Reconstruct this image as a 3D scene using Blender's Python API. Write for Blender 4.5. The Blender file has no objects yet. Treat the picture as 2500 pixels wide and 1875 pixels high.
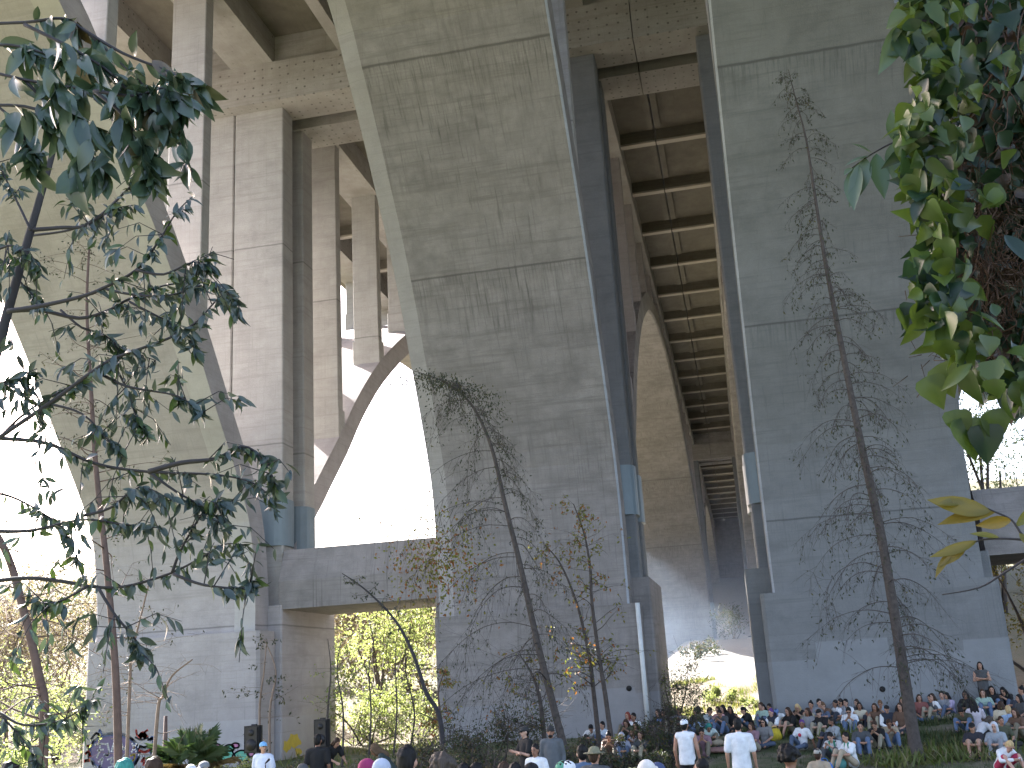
import bpy, bmesh, math, random
from mathutils import Vector, Matrix, Euler, noise as mnoise
PI=math.pi; R=math.radians
random.seed(7)
sc=bpy.context.scene
col=bpy.data.collections.new('scene'); sc.collection.children.link(col)
# ---------------------------------------------------------------- camera
F=2580.0; PT,YW,RO,CZ=R(15.53),R(11.36),R(-3.454),2.75
fw=Vector((-math.sin(YW)*math.cos(PT),math.cos(YW)*math.cos(PT),math.sin(PT)))
rt0=Vector((math.cos(YW),math.sin(YW),0)); up0=rt0.cross(fw)
rt=rt0*math.cos(RO)+up0*math.sin(RO); up=-rt0*math.sin(RO)+up0*math.cos(RO)
CAM=Vector((0,0,CZ))
cd=bpy.data.cameras.new('camera'); co=bpy.data.objects.new('camera',cd); col.objects.link(co)
cd.sensor_width=36; cd.lens=F/2500*36; cd.clip_end=3000; cd.clip_start=.05
m=Matrix((rt,up,-fw)).transposed().to_4x4(); m.translation=CAM; co.matrix_world=m
sc.camera=co
def ray(x,y): return fw*F+rt*(x-1250)-up*(y-937.5)
def at(x,y,Y):
    d=ray(x,y); return CAM+d*(Y/d.y)
# ---------------------------------------------------------------- terrain height
def interp(v,t):
    if v<=t[0][0]: return t[0][1]
    for (a,b),(c,d) in zip(t,t[1:]):
        if v<=c:
            u=(v-a)/(c-a); u=u*u*(3-2*u); return b+(d-b)*u
    return t[-1][1]
def ss(v,a,b):
    u=min(1,max(0,(v-a)/(b-a))); return u*u*(3-2*u)
PATH=[(-40,2.2),(0,1.15),(4,1.1),(8.5,.6),(11.5,.15),(14,0),(31,-.02),(38,.5),(42,.6),(47,.7),(60,2.1),(75,2.75),(92,4.1),(110,5.2),(150,6.2),(260,9),(600,30)]
VALL=[(-40,2.2),(0,1.15),(4,1.1),(8.5,.6),(11.5,.15),(14,0),(31,-.02),(38,.5),(42,.6),(47,.7),(60,2.0),(80,2.2),(150,2.5),(260,6),(600,30)]
def zg(x,y):
    a=interp(y,PATH); b=interp(y,VALL)
    s=ss(x+(y-60)*.07,-7,-1.5) if y>55 else 0
    z=b+(a-b)*s
    z+=.18*ss(x,4.5,9)*ss(y,26,38)
    z+=ss(-x,7,45)*ss(y,56,125)*8.0 + ss(x,9,50)*ss(y,50,120)*9.0 + 22*ss(y,205,245)*(1 if abs(x)<60 else 1)
    z-=.45*ss(-x,8,16)*ss(y,24,40)*(1-ss(y,50,70))
    return z
def ground_hit(x,y,h=0.0,y0=3,y1=120):
    """where the sight line through a pixel is h above the ground"""
    d=ray(x,y); Y=y0; prev=None
    while Y<y1:
        p=CAM+d*(Y/d.y); v=p.z-zg(p.x,p.y)-h
        if v<=0: return p
        Y+=.05
    return p
# ---------------------------------------------------------------- materials
def newmat(name):
    m=bpy.data.materials.new(name); m.use_nodes=True; nt=m.node_tree; b=nt.nodes['Principled BSDF']; return m,nt,b
def N(nt,t,**k):
    n=nt.nodes.new(t)
    for a,v in k.items():
        if a.startswith('i_'):
            key=a[2:]; key=int(key) if key.isdigit() else key
            n.inputs[key].default_value=v
        else: setattr(n,a,v)
    return n
def L(nt,a,b): nt.links.new(a,b)
def math_(nt,op,a,b=None,clamp=False):
    n=nt.nodes.new('ShaderNodeMath'); n.operation=op; n.use_clamp=clamp
    for i,v in enumerate((a,b)):
        if v is None: continue
        if isinstance(v,(int,float)): n.inputs[i].default_value=v
        else: L(nt,v,n.inputs[i])
    return n.outputs[0]
def mapr(nt,v,a,b,c=0,d=1):
    n=nt.nodes.new('ShaderNodeMapRange'); n.clamp=True
    L(nt,v,n.inputs[0]); 
    for i,x in enumerate((a,b,c,d)): n.inputs[i+1].default_value=x
    return n.outputs[0]
def mixc(nt,f,a,b,mode='MIX'):
    n=nt.nodes.new('ShaderNodeMix'); n.data_type='RGBA'; n.blend_type=mode
    if isinstance(f,(int,float)): n.inputs[0].default_value=f
    else: L(nt,f,n.inputs[0])
    for i,v in ((6,a),(7,b)):
        if isinstance(v,tuple): n.inputs[i].default_value=(*v,1) if len(v)==3 else v
        else: L(nt,v,n.inputs[i])
    return n.outputs[2]
def scaled(nt,vec,s,off=(0,0,0)):
    n=nt.nodes.new('ShaderNodeMapping'); n.inputs['Scale'].default_value=s; n.inputs['Location'].default_value=off; L(nt,vec,n.inputs[0]); return n.outputs[0]
def noise(nt,vec,scale,detail=3,rough=.55):
    n=nt.nodes.new('ShaderNodeTexNoise'); n.inputs['Scale'].default_value=scale; n.inputs['Detail'].default_value=detail; n.inputs['Roughness'].default_value=rough
    L(nt,vec,n.inputs['Vector']); return n.outputs[0]
def concrete(name,base,dark,paint=None,paintz=2.2,joints=(),streak=1.0,holes=False):
    m,nt,b=newmat(name)
    g=N(nt,'ShaderNodeNewGeometry'); pos=g.outputs['Position']
    sp=N(nt,'ShaderNodeSeparateXYZ'); L(nt,pos,sp.inputs[0]); X,Y,Z=sp.outputs
    big=noise(nt,pos,.22,4,.6)
    mid=noise(nt,pos,1.3,5,.65)
    st=noise(nt,scaled(nt,pos,(7,.8,.18)),1,4,.6)
    st2=noise(nt,scaled(nt,pos,(13,1.0,.3),(3,1,5)),1,4,.65)
    bd=noise(nt,scaled(nt,pos,(.25,.25,5.5)),1,3,.7)
    fine=noise(nt,pos,26,3,.6)
    # formwork panels
    cmb=N(nt,'ShaderNodeCombineXYZ'); L(nt,math_(nt,'ADD',X,math_(nt,'MULTIPLY',Y,.35)),cmb.inputs[0]); L(nt,Z,cmb.inputs[1])
    br=N(nt,'ShaderNodeTexBrick'); L(nt,cmb.outputs[0],br.inputs['Vector'])
    br.inputs['Color1'].default_value=(0,0,0,1); br.inputs['Color2'].default_value=(1,1,1,1); br.inputs['Mortar'].default_value=(.5,.5,.5,1)
    br.inputs['Scale'].default_value=1; br.inputs['Mortar Size'].default_value=.008; br.inputs['Brick Width'].default_value=2.44; br.inputs['Row Height'].default_value=1.22; br.offset=.37
    pan=br.outputs['Color']; mort=br.outputs['Fac']
    c=mixc(nt,mapr(nt,big,.3,.7),base,tuple(x*.82 for x in base))
    c=mixc(nt,mapr(nt,mid,.38,.72,0,.62),c,dark)
    c=mixc(nt,mapr(nt,pan,0,1,0,.16),c,dark)
    patch=noise(nt,scaled(nt,pos,(.35,.35,.5),(9,2,4)),1,1,.4)
    c=mixc(nt,math_(nt,'MULTIPLY',mapr(nt,st,.5,.78,0,.75*streak),mapr(nt,patch,.42,.6)),c,dark)
    c=mixc(nt,math_(nt,'MULTIPLY',mapr(nt,st2,.56,.7,0,.7*streak),mapr(nt,big,.4,.6)),c,tuple(x*.55 for x in dark))
    c=mixc(nt,mapr(nt,bd,.53,.66,0,.55),c,dark)
    bd2=noise(nt,scaled(nt,pos,(.6,.6,16),(2,7,1)),1,2,.6)
    c=mixc(nt,math_(nt,'MULTIPLY',mapr(nt,bd2,.55,.68,0,.4),mapr(nt,big,.35,.6)),c,dark)
    c=mixc(nt,mapr(nt,noise(nt,scaled(nt,pos,(.5,.3,.9),(4,4,8)),1,6,.7),.52,.7,0,.5),c,tuple(x*.8 for x in dark))
    c=mixc(nt,mapr(nt,st,.3,.2,0,.25),c,tuple(min(1,x*1.4) for x in base))
    c=mixc(nt,math_(nt,'MULTIPLY',mort,.17),c,tuple(x*.5 for x in dark))
    wob=math_(nt,'MULTIPLY',math_(nt,'SUBTRACT',noise(nt,pos,.9,3),.5),.07)
    zz=math_(nt,'ADD',Z,wob)
    for zj,drip in joints:
        d=math_(nt,'ABSOLUTE',math_(nt,'SUBTRACT',zz,zj))
        c=mixc(nt,mapr(nt,d,.012,.05,.6,0),c,tuple(x*.3 for x in dark))
        if drip>0:
            below=math_(nt,'SUBTRACT',zj,zz)
            ms=math_(nt,'MULTIPLY',mapr(nt,below,drip,0.1,0,1),mapr(nt,below,0,.05,0,1))
            c=mixc(nt,math_(nt,'MULTIPLY',ms,mapr(nt,st2,.46,.66,0,.5)),c,tuple(x*.5 for x in dark))
    if holes:
        vr=N(nt,'ShaderNodeTexVoronoi'); vr.inputs['Scale'].default_value=2.3; vr.inputs['Randomness'].default_value=.25; L(nt,pos,vr.inputs['Vector'])
        c=mixc(nt,mapr(nt,vr.outputs['Distance'],.09,.15,.8,0),c,tuple(x*.35 for x in dark))
    vs=N(nt,'ShaderNodeTexVoronoi'); vs.inputs['Scale'].default_value=5; L(nt,pos,vs.inputs['Vector'])
    c=mixc(nt,mapr(nt,vs.outputs['Distance'],.03,.06,.5,0),c,tuple(x*.4 for x in dark))
    c=mixc(nt,mapr(nt,fine,.3,.7,0,.18),c,tuple(x*.6 for x in dark))
    if paint:
        step=math_(nt,'MULTIPLY',math_(nt,'SUBTRACT',pan,.5),.7)
        msk=mapr(nt,math_(nt,'SUBTRACT',Z,math_(nt,'ADD',step,paintz)),-.02,.02,.88,0)
        pc=mixc(nt,mapr(nt,mid,.3,.7),paint,tuple(x*.85 for x in paint))
        c=mixc(nt,msk,c,pc)
    L(nt,c,b.inputs['Base Color']); b.inputs['Roughness'].default_value=.85
    bp=N(nt,'ShaderNodeBump'); bp.inputs['Strength'].default_value=.35; bp.inputs['Distance'].default_value=.04
    h=math_(nt,'ADD',math_(nt,'MULTIPLY',bd,.6),math_(nt,'ADD',fine,math_(nt,'MULTIPLY',mort,-.8)))
    L(nt,h,bp.inputs['Height']); L(nt,bp.outputs[0],b.inputs['Normal'])
    return m
def plain(name,c,rough=.7,var=.25,scale=6,metal=0,trans=0,island=0):
    m,nt,b=newmat(name)
    tc=N(nt,'ShaderNodeTexCoord'); n=noise(nt,tc.outputs['Object'],scale,4,.6)
    cc=mixc(nt,mapr(nt,n,.3,.7),c,tuple(x*(1-var) for x in c))
    L(nt,cc,b.inputs['Base Color']); b.inputs['Roughness'].default_value=rough; b.inputs['Metallic'].default_value=metal
    return m
def leafmat(name,c1,c2,c3=None,trans=.35,rough=.45,p3=.15,spec=.5):
    m,nt,b=newmat(name)
    g=N(nt,'ShaderNodeNewGeometry'); r=g.outputs['Random Per Island']
    tc=N(nt,'ShaderNodeTexCoord'); n=noise(nt,tc.outputs['Object'],1.2,2)
    c=mixc(nt,r,c1,c2)
    if c3:
        r2=math_(nt,'FRACT',math_(nt,'MULTIPLY',r,17.31))
        c=mixc(nt,mapr(nt,r2,1-p3,1-p3+.02),c,c3)
    c=mixc(nt,mapr(nt,n,.35,.65,0,.35),c,tuple(x*.5 for x in c1))
    L(nt,c,b.inputs['Base Color']); b.inputs['Roughness'].default_value=rough; b.inputs['Specular IOR Level'].default_value=spec
    t=N(nt,'ShaderNodeBsdfTranslucent'); L(nt,mixc(nt,1,c,(1.0,1.0,.55),'MULTIPLY'),t.inputs[0])
    mx=N(nt,'ShaderNodeMixShader'); mx.inputs[0].default_value=trans
    L(nt,b.outputs[0],mx.inputs[1]); L(nt,t.outputs[0],mx.inputs[2])
    L(nt,mx.outputs[0],nt.nodes['Material Output'].inputs[0])
    return m
# ---------------------------------------------------------------- mesh builder
class MB:
    def __init__(s): s.v=[]; s.f=[]; s.m=[]; s.sm=[]
    def add(s,vs,fs,mi=0,smooth=False):
        o=len(s.v); s.v+= [tuple(v) for v in vs]; s.f+=[tuple(i+o for i in f) for f in fs]; s.m+=[mi]*len(fs); s.sm+=[smooth]*len(fs)
    def box(s,x0,x1,y0,y1,z0,z1,mi=0,c=0.0):
        if c<=0:
            vs=[(x,y,z) for z in (z0,z1) for y in (y0,y1) for x in (x0,x1)]
            s.add(vs,[(0,2,3,1),(4,5,7,6),(0,1,5,4),(2,6,7,3),(0,4,6,2),(1,3,7,5)],mi)
        else: # chamfered vertical edges
            pl=[(x0+c,y0),(x1-c,y0),(x1,y0+c),(x1,y1-c),(x1-c,y1),(x0+c,y1),(x0,y1-c),(x0,y0+c)]
            s.prism(pl,z0,z1,mi)
    def prism(s,pl,z0,z1,mi=0):
        n=len(pl); vs=[(x,y,z0) for x,y in pl]+[(x,y,z1) for x,y in pl]
        fs=[tuple(reversed(range(n))),tuple(range(n,2*n))]+[(i,(i+1)%n,(i+1)%n+n,i+n) for i in range(n)]
        s.add(vs,fs,mi)
    def loft(s,rings,mi=0,smooth=False,cap=True):
        n=len(rings[0]); vs=[p for r in rings for p in r]; fs=[]
        for k in range(len(rings)-1):
            for i in range(n):
                j=(i+1)%n; fs.append((k*n+i,k*n+j,(k+1)*n+j,(k+1)*n+i))
        if cap: fs+= [tuple(reversed(range(n))),tuple(range((len(rings)-1)*n,len(rings)*n))]
        s.add(vs,fs,mi,smooth)
    def tube(s,pts,rad,n=6,mi=0,smooth=True):
        pts=[Vector(p) for p in pts]
        if not isinstance(rad,(list,tuple)): rad=[rad]*len(pts)
        rings=[]; ref=None
        for i,p in enumerate(pts):
            t=(pts[min(i+1,len(pts)-1)]-pts[max(i-1,0)])
            if t.length<1e-9: t=Vector((0,0,1))
            t.normalize()
            if ref is None: ref=t.orthogonal().normalized()
            a=(ref-t*ref.dot(t))
            if a.length<1e-6: a=t.orthogonal()
            a.normalize(); ref=a; b=t.cross(a)
            rings.append([p+(a*math.cos(2*PI*k/n)+b*math.sin(2*PI*k/n))*rad[i] for k in range(n)])
        s.loft(rings,mi,smooth)
    def ell(s,c,r,nu=10,nv=7,mi=0,rot=None):
        rings=[]
        for j in range(1,nv):
            th=PI*j/nv
            ring=[Vector((r[0]*math.sin(th)*math.cos(2*PI*i/nu),r[1]*math.sin(th)*math.sin(2*PI*i/nu),-r[2]*math.cos(th))) for i in range(nu)]
            rings.append(ring)
        M=rot or Matrix.Identity(3); c=Vector(c)
        vs=[M@p+c for r_ in rings for p in r_]+[M@Vector((0,0,-r[2]))+c,M@Vector((0,0,r[2]))+c]
        n=nu; K=len(rings); fs=[]
        for k in range(K-1):
            for i in range(n): j=(i+1)%n; fs.append((k*n+i,k*n+j,(k+1)*n+j,(k+1)*n+i))
        for i in range(n): j=(i+1)%n; fs.append((K*n,j,i)); fs.append((K*n+1,(K-1)*n+i,(K-1)*n+j))
        s.add(vs,fs,mi,True)
    def mesh(s,name):
        me=bpy.data.meshes.new(name); me.from_pydata(s.v,[],s.f)
        me.polygons.foreach_set('material_index',s.m); me.polygons.foreach_set('use_smooth',s.sm); me.update(); return me
    def build(s,name,mats,parent=None,origin=None):
        if origin is not None:
            o=Vector(origin); s.v=[(v[0]-o.x,v[1]-o.y,v[2]-o.z) for v in s.v]
        me=s.mesh(name); 
        for m_ in (mats if isinstance(mats,(list,tuple)) else [mats]): me.materials.append(m_)
        ob=bpy.data.objects.new(name,me); col.objects.link(ob)
        if origin is not None: ob.location=origin
        if parent is not None: ob.parent=parent
        return ob
def tag(o,label=None,cat=None,group=None,kind=None):
    if label: o['label']=label
    if cat: o['category']=cat
    if group: o['group']=group
    if kind: o['kind']=kind
    return o
def empty(name,loc=(0,0,0),rz=0):
    o=bpy.data.objects.new(name,None); col.objects.link(o); o.location=loc; o.rotation_euler=(0,0,rz); o.empty_display_size=.2; return o
def part(mb,name,mat,root):   # world-coordinate mesh under a root placed anywhere (no rotation)
    ob=mb.build(name,mat,root,origin=None)
    l=Vector(root.location)
    p=root.parent
    while p: l=l+Vector(p.location); p=p.parent
    ob.data.transform(Matrix.Translation(-l)); return ob
# ---------------------------------------------------------------- light
SUN_AZ=R(-48); SUN_EL=R(35)     # azimuth from +Y towards +X
sd=Vector((math.sin(SUN_AZ)*math.cos(SUN_EL),math.cos(SUN_AZ)*math.cos(SUN_EL),math.sin(SUN_EL)))
sl=bpy.data.lights.new('sun','SUN'); so=bpy.data.objects.new('sun',sl); col.objects.link(so)
sl.energy=8; sl.angle=R(.5); sl.color=(1,.95,.91)
so.rotation_euler=sd.to_track_quat('Z','Y').to_euler()
w=bpy.data.worlds.new('World'); sc.world=w; w.use_nodes=True; nt=w.node_tree
sky=N(nt,'ShaderNodeTexSky'); sky.sky_type='NISHITA'; sky.sun_disc=False; sky.sun_elevation=SUN_EL; sky.sun_rotation=SUN_AZ; sky.dust_density=2.5; sky.air_density=1.0
L(nt,mixc(nt,1,sky.outputs[0],(1.08,.97,.96),'MULTIPLY'),nt.nodes['Background'].inputs[0]); nt.nodes['Background'].inputs[1].default_value=.15
sc.view_settings.view_transform='Standard'; sc.view_settings.look='None'; sc.view_settings.exposure=2.35
# ---------------------------------------------------------------- bridge materials
M={}
M['concL']=concrete('weathered_concrete_lit_tint',(.42,.392,.39),(.272,.252,.246),paint=(.385,.37,.375),paintz=1.5,joints=[(5.4,0)],streak=.5)  # warm brightness of the left side put into the base colour
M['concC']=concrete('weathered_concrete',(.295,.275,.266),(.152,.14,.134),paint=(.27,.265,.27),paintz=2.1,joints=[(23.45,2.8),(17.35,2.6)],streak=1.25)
M['concR']=concrete('weathered_concrete_shade_tint',(.222,.229,.231),(.137,.142,.144),paint=(.235,.246,.254),paintz=3.1,joints=[(7.75,0),(14.5,.8),(22,1.2)],streak=.55)  # bluish shade of the right side put into the base colour
M['concD']=concrete('deck_concrete',(.19,.175,.135),(.10,.09,.065),joints=[],streak=.5)
M['concB']=concrete('beam_concrete',(.41,.398,.37),(.25,.228,.197),streak=.4,holes=True)
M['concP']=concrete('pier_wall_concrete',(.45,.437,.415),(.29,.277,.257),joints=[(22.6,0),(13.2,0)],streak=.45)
M['concPr']=concrete('pier_wall_concrete_shade_tint',(.215,.222,.228),(.135,.142,.147),streak=.35)  # pier wall concrete with the bluish shade put into its colour
M['edgeC']=concrete('rib_edge_lit_tone',(.36,.345,.34),(.26,.245,.24),streak=.3)  # light along the centre rib's left edge painted as a paler tone
M['edgeL']=concrete('rib_edge_lit_tone_pale',(.47,.45,.435),(.36,.34,.32),streak=.3)  # left rib's right edge painted paler, as if catching light
M['edgeB']=concrete('rib_edge_painted_highlight',(.42,.44,.48),(.28,.30,.33),streak=.6)  # thin bluish edge highlight painted as its own tone
M['edgeF']=concrete('beam_soffit_painted_lit',(.50,.46,.38),(.36,.33,.27),streak=.2)  # floor-beam undersides painted pale so they look lit
M['steel']=plain('painted_steel_jacket',(.17,.22,.25),.5,.15,1.5)
M['dark']=plain('dark_void',(.012,.012,.012),.9)
RIBS={'L':(-26.2,-19.1),'C':(-11.45,-4.1),'R':(1.1,8.35),'Q':(16,23.3)}
near_L=[(40,4.9),(40,6.6),(39.6,8.9),(38.9,10.3),(37.6,12.0),(36.4,13.5),(35.0,15.3),(33.4,17.2),(31.9,18.8),(29.8,20.7),(27.5,22.8),(25.7,24.2),(22,26.2),(17,28.2),(10,29.5),(0,30)]
near_C=[(40,4.9),(40,6.3),(39.9,8.6),(39.5,10.5),(38.6,12.4),(37.5,14.4),(36.3,16.6),(34.9,18.7),(33.6,20.3),(32.2,22.0),(30.8,23.5),(29.6,24.8),(27,26.6),(23,28.2),(17,29.4),(8,30),(0,30)]
span2=[(45.4,4.5),(45.6,9.2),(47.4,11.2),(50.9,14.4),(53.3,16.8),(57,19.8),(62.4,23.2),(67,25.4),(71,27.0),(78,28.6),(86,29.3),(94,29.4),(102,28.7),(107,27.4),(112,25.9),(121,23),(127,20.9),(132,18.3),(136.5,14.6),(139,11),(140.3,7.5),(140.6,3)]
def extra(prof,t):
    out=[]
    for i,(y,z) in enumerate(prof):
        a=prof[max(0,i-1)]; b=prof[min(len(prof)-1,i+1)]
        dy,dz=b[0]-a[0],b[1]-a[1]; l=math.hypot(dy,dz); out.append((dy/l,dz/l))
    return out
def smooth_prof(p,sub=3):
    out=[]
    for i in range(len(p)-1):
        p0=p[max(0,i-1)];p1=p[i];p2=p[i+1];p3=p[min(len(p)-1,i+2)]
        for k in range(sub):
            t=k/sub
            out.append(tuple(.5*((2*p1[j])+(-p0[j]+p2[j])*t+(2*p0[j]-5*p1[j]+4*p2[j]-p3[j])*t*t+(-p0[j]+3*p1[j]-3*p2[j]+p3[j])*t*t*t) for j in (0,1)))
    out.append(p[-1]); return out
def rib_mesh(x0,x1,prof,t,cl,cr,side):
    # side: +1 the void lies to the right of the travel direction (y decreasing, z up)
    prof=smooth_prof(prof); tn=extra(prof,t); mb=MB(); rings=[]
    for (y,z),(dy,dz) in zip(prof,tn):
        ny,nz=(-dz*side,dy*side)     # towards the extrados
        def P(x,d): return (x,y+ny*d,z+nz*d)
        rings.append([P(x0,cl[1]),P(x0+cl[0],0),P(x1-cr[0],0),P(x1,cr[1]),P(x1,t),P(x0,t)])
    mb.loft(rings)
    for q in range(len(rings)-1): mb.m[q*6]=1; mb.m[q*6+2]=2
    return mb
def ext_z(prof,t,side,Y):
    best=None
    prof=smooth_prof(prof); tn=extra(prof,t)
    pts=[(y-dz*side*t,z+dy*side*t) for (y,z),(dy,dz) in zip(prof,tn)]
    zs=[]
    for (a,b),(c,d) in zip(pts,pts[1:]):
        if (a-Y)*(c-Y)<=0 and a!=c: zs.append(b+(d-b)*(Y-a)/(c-a))
    return max(zs) if zs else None
DECK0,DECK1=24.0,236.0
ZG,ZS=31.7,33.2
def make_bridge(name,label,ribs,xl,xr,rails):
    root=empty(name,((xl+xr)/2,40,0)); tag(root,label,'bridge')
    for k in ribs:
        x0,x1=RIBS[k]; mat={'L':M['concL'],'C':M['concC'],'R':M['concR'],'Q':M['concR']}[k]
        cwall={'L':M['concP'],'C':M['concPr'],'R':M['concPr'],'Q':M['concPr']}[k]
        prof=near_L if k=='L' else near_C
        cl={'L':(.12,.12),'C':(.62,.09),'R':(.08,.08),'Q':(.1,.1)}[k]; cr={'L':(.85,.1),'C':(.08,.08),'R':(.5,.09),'Q':(.1,.1)}[k]
        T=1.35
        e1={'L':mat,'C':M['edgeC'],'R':M['edgeB'],'Q':mat}[k]; e2={'L':M['edgeL'],'C':M['edgeB'],'R':mat,'Q':mat}[k]  # chamfer materials carry the painted edge light
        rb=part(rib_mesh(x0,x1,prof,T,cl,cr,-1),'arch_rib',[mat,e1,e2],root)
        for base in (0,101.3):
            pf=[(y+base,z) for y,z in span2]
            part(rib_mesh(x0,x1,pf,T,(.12,.12),(.12,.12),1),'arch_rib',[M['concL'] if k=='L' else M['concC']]*3,root)
        # piers
        for py in (0,101.0):
            pb=MB()
            exl={'L':.4,'C':.5,'R':.9,'Q':.5}[k]; exr={'L':.6,'C':.7,'R':.55,'Q':.5}[k]
            pb.box(x0-(.45 if k=='R' else .12),x1+.35,(39.6 if k=='R' else 39.72)+py,41.3+py,-2,5.15,0,.12)
            pb.box(x0-exl,x1+exr,41.3+py,47.2+py,-2,6.2,0,.06)
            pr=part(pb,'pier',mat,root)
            if py==0:
                hx={'L':(),'C':((-4.35,2.15),(-8.6,1.25)),'R':((4.35,1.65),),'Q':()}[k]
                for hx_,hz in hx:
                    h=MB(); h.tube([(hx_,(39.58 if k=='R' else 39.70),hz),(hx_,39.9,hz)],.1,12,0,True); ob=part(h,'drain_hole',M['dark'],pr)
            if py==0 and k=='C':
                dp=MB(); a_=at(1552,1472,39.58); b_=at(1588,1790,39.58); xx=(a_.x+b_.x)/2
                dp.tube([(xx,39.58,a_.z),(xx,39.58,b_.z-.3)],.085,10); part(dp,'drain_pipe',plain('galvanised_pipe',(.62,.64,.64),.5,.2,3),pr)
            for ci,(ya,yb) in enumerate(((42.05,43.2),(44.4,45.6))):
                cb=MB(); a,b_=x0-.1,x1+.32
                if k=='R': a=x0-.35
                # wall between with a groove near the right-hand edge
                g=x1-2.15
                cb.box(a,g-.03,ya+py,yb+py,6.2,29.62,0,.05)
                cb.box(g+.03,b_,ya+py,yb+py,6.2,29.62,0,.05 if k!='R' else .05)
                cb.box(g-.1,g+.1,ya+.12+py,yb-.1+py,6.2,29.62)
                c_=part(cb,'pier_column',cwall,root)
                if py==0 or True:
                    for (ja,jb) in ((a-.03,a+2.0),(b_-2.12,b_+.03)):
                        j=MB(); n=14; rr=[]
                        for zz in (8.75,10.75):
                            ring=[]
                            cx,cy=(ja+jb)/2,(ya+yb)/2+py; hw=(jb-ja)/2+.1; hd=(yb-ya)/2+.12
                            for q in range(28):
                                an=2*PI*q/28; cs,sn=math.cos(an),math.sin(an)
                                ex=.62
                                ring.append((cx+hw*math.copysign(abs(cs)**ex,cs),cy+hd*1.12*math.copysign(abs(sn)**ex,sn),zz))
                            rr.append(ring)
                        j.loft(rr,0,False)
                        part(j,'steel_jacket',M['steel'],c_)
        # spandrel columns
        rows=[(35.2-6.85*i,prof,-1) for i in range(3)]
        for base in (0,101.3):
            for i in range(14):
                rows.append((49.75+6.65*i+base,[(y+base,z) for y,z in span2],1))
        for Y,pf,sd_ in rows:
            zb=ext_z(pf,T,sd_,Y+.3)
            if zb is None or zb>ZG-.4: continue
            for (a,b_) in ((x0,x0+1.65),(x1-1.65,x1)):
                s=MB(); s.box(a+.06,b_-.06,Y,Y+.65,zb-1.2,ZG-.003,0,.03)
                if sd_>0: s.box(a+.008,b_-.008,Y-.1,Y+.78,zb-1.2,zb+1.15,0,.03)
                else: pass
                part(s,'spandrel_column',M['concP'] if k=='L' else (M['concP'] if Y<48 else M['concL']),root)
    # cap beams over the pier columns, one each side of the joint
    for py in (0,101.0):
        for ya,yb in ((41.35,43.35),(44.25,46.3)):
            cb=MB(); cb.box(xl+(.6 if 'L' in ribs else 0),xr,ya+py,yb+py,29.62,ZG+.0,0,0)
            cb.box(xl+(.6 if 'L' in ribs else 0),xr,ya+.25+py,yb-.25+py,ZG,ZS+.002)
            part(cb,'cap_beam',M['concB'],root)
    # deck slab, girders, floor beams
    dk=MB()
    dk.box(xl,xr,DECK0,DECK1,ZS,ZS+.7)
    deck=part(dk,'deck_slab',M['concD'],root)
    pj=MB()
    for sx in rails: pj.box(sx-.15,sx+.15,DECK0,DECK1,ZS+.7,ZS+1.6)
    if rails: part(pj,'parapet',M['concB'],root)
    gx=[]
    for k in ribs:
        x0,x1=RIBS[k]; gx+=[(x0-.1,x0+1.95),(x1-2.05,x1+.1)]
    if 'L' in ribs: gx.append((-15.7,-15.15))
    if 'Q' in ribs: gx.append((11.9,12.45))
    for a,b_ in gx:
        for ya,yb in ((DECK0+.1,41.598),(46.052,142.348),(147.05,DECK1-.1)):
            gb=MB(); gb.box(a,b_,ya,yb,ZG,ZS+.002); part(gb,'girder',M['concB'],root)
    segs=sorted(gx)
    edges=[xl+.02]+[v for s_ in segs for v in s_]+[xr-.0]
    fl=[35.3,28.5]+[49.9+6.65*i for i in range(14)]+[151.2+6.65*i for i in range(12)]
    for Y in fl:
        for a,b_ in zip(edges[::2],edges[1::2]):
            if b_-a<.3: continue
            f=MB(); f.box(a,b_,Y,Y+.34,32.5,ZS+.002); f.box(a+.003,b_-.003,Y-.05,Y+.39,32.38,32.498,1); part(f,'floor_beam',[M['concD'],M['edgeF']],root)  # pale lower strip added so the underside looks lit
    # short twin kerb beams beside the joint between the two bridges
    for y0,y1 in list(zip(fl[2:],fl[3:])):
        if y0>150 or y1-y0>8: continue
        f=MB()
        if 'L' in ribs: f.box(xr-.38,xr-.03,y0+1.1,y1-.7,ZS-.32,ZS+.002)
        else: f.box(xl+.03,xl+.38,y0+1.1,y1-.7,ZS-.32,ZS+.002)
        part(f,'joint_beam',M['concD'],root)
    sh_=.15 if 'L' in ribs else 0
    ab=MB(); ab.box(xl+.1,xr+(.5 if sh_ else -.1),DECK1-2+sh_,DECK1+1.5+sh_,0,ZS-.01-sh_); part(ab,'abutment',M['concC'],root)
    # tie beams between legs
    ks=list(ribs)
    for py in (0,101.0):
        a=RIBS[ks[0]][1]+.45; b_=RIBS[ks[1]][0]-.35
        t=MB(); pr=[(41.5,6.0),(41.0+.32,6.35),(41.32,7.2),(41.75,8.45),(46.6,8.45),(46.9,6.1)]
        pr=[(41.35,6.02),(41.35,7.15),(41.9,8.5),(46.6,8.5),(46.6,6.02)]
        t.loft([[(a,y+py,z) for y,z in pr],[(b_,y+py,z) for y,z in pr]]); part(t,'tie_beam',M['concC'],root)
    return root
SEAM=-1.95
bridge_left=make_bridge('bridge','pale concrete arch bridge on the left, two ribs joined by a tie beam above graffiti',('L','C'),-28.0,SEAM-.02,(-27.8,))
bridge_right=make_bridge('bridge','bluish shaded concrete arch bridge on the right, behind the tallest bare tree',('R','Q'),SEAM+.02,25.2,(25.0,))
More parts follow.
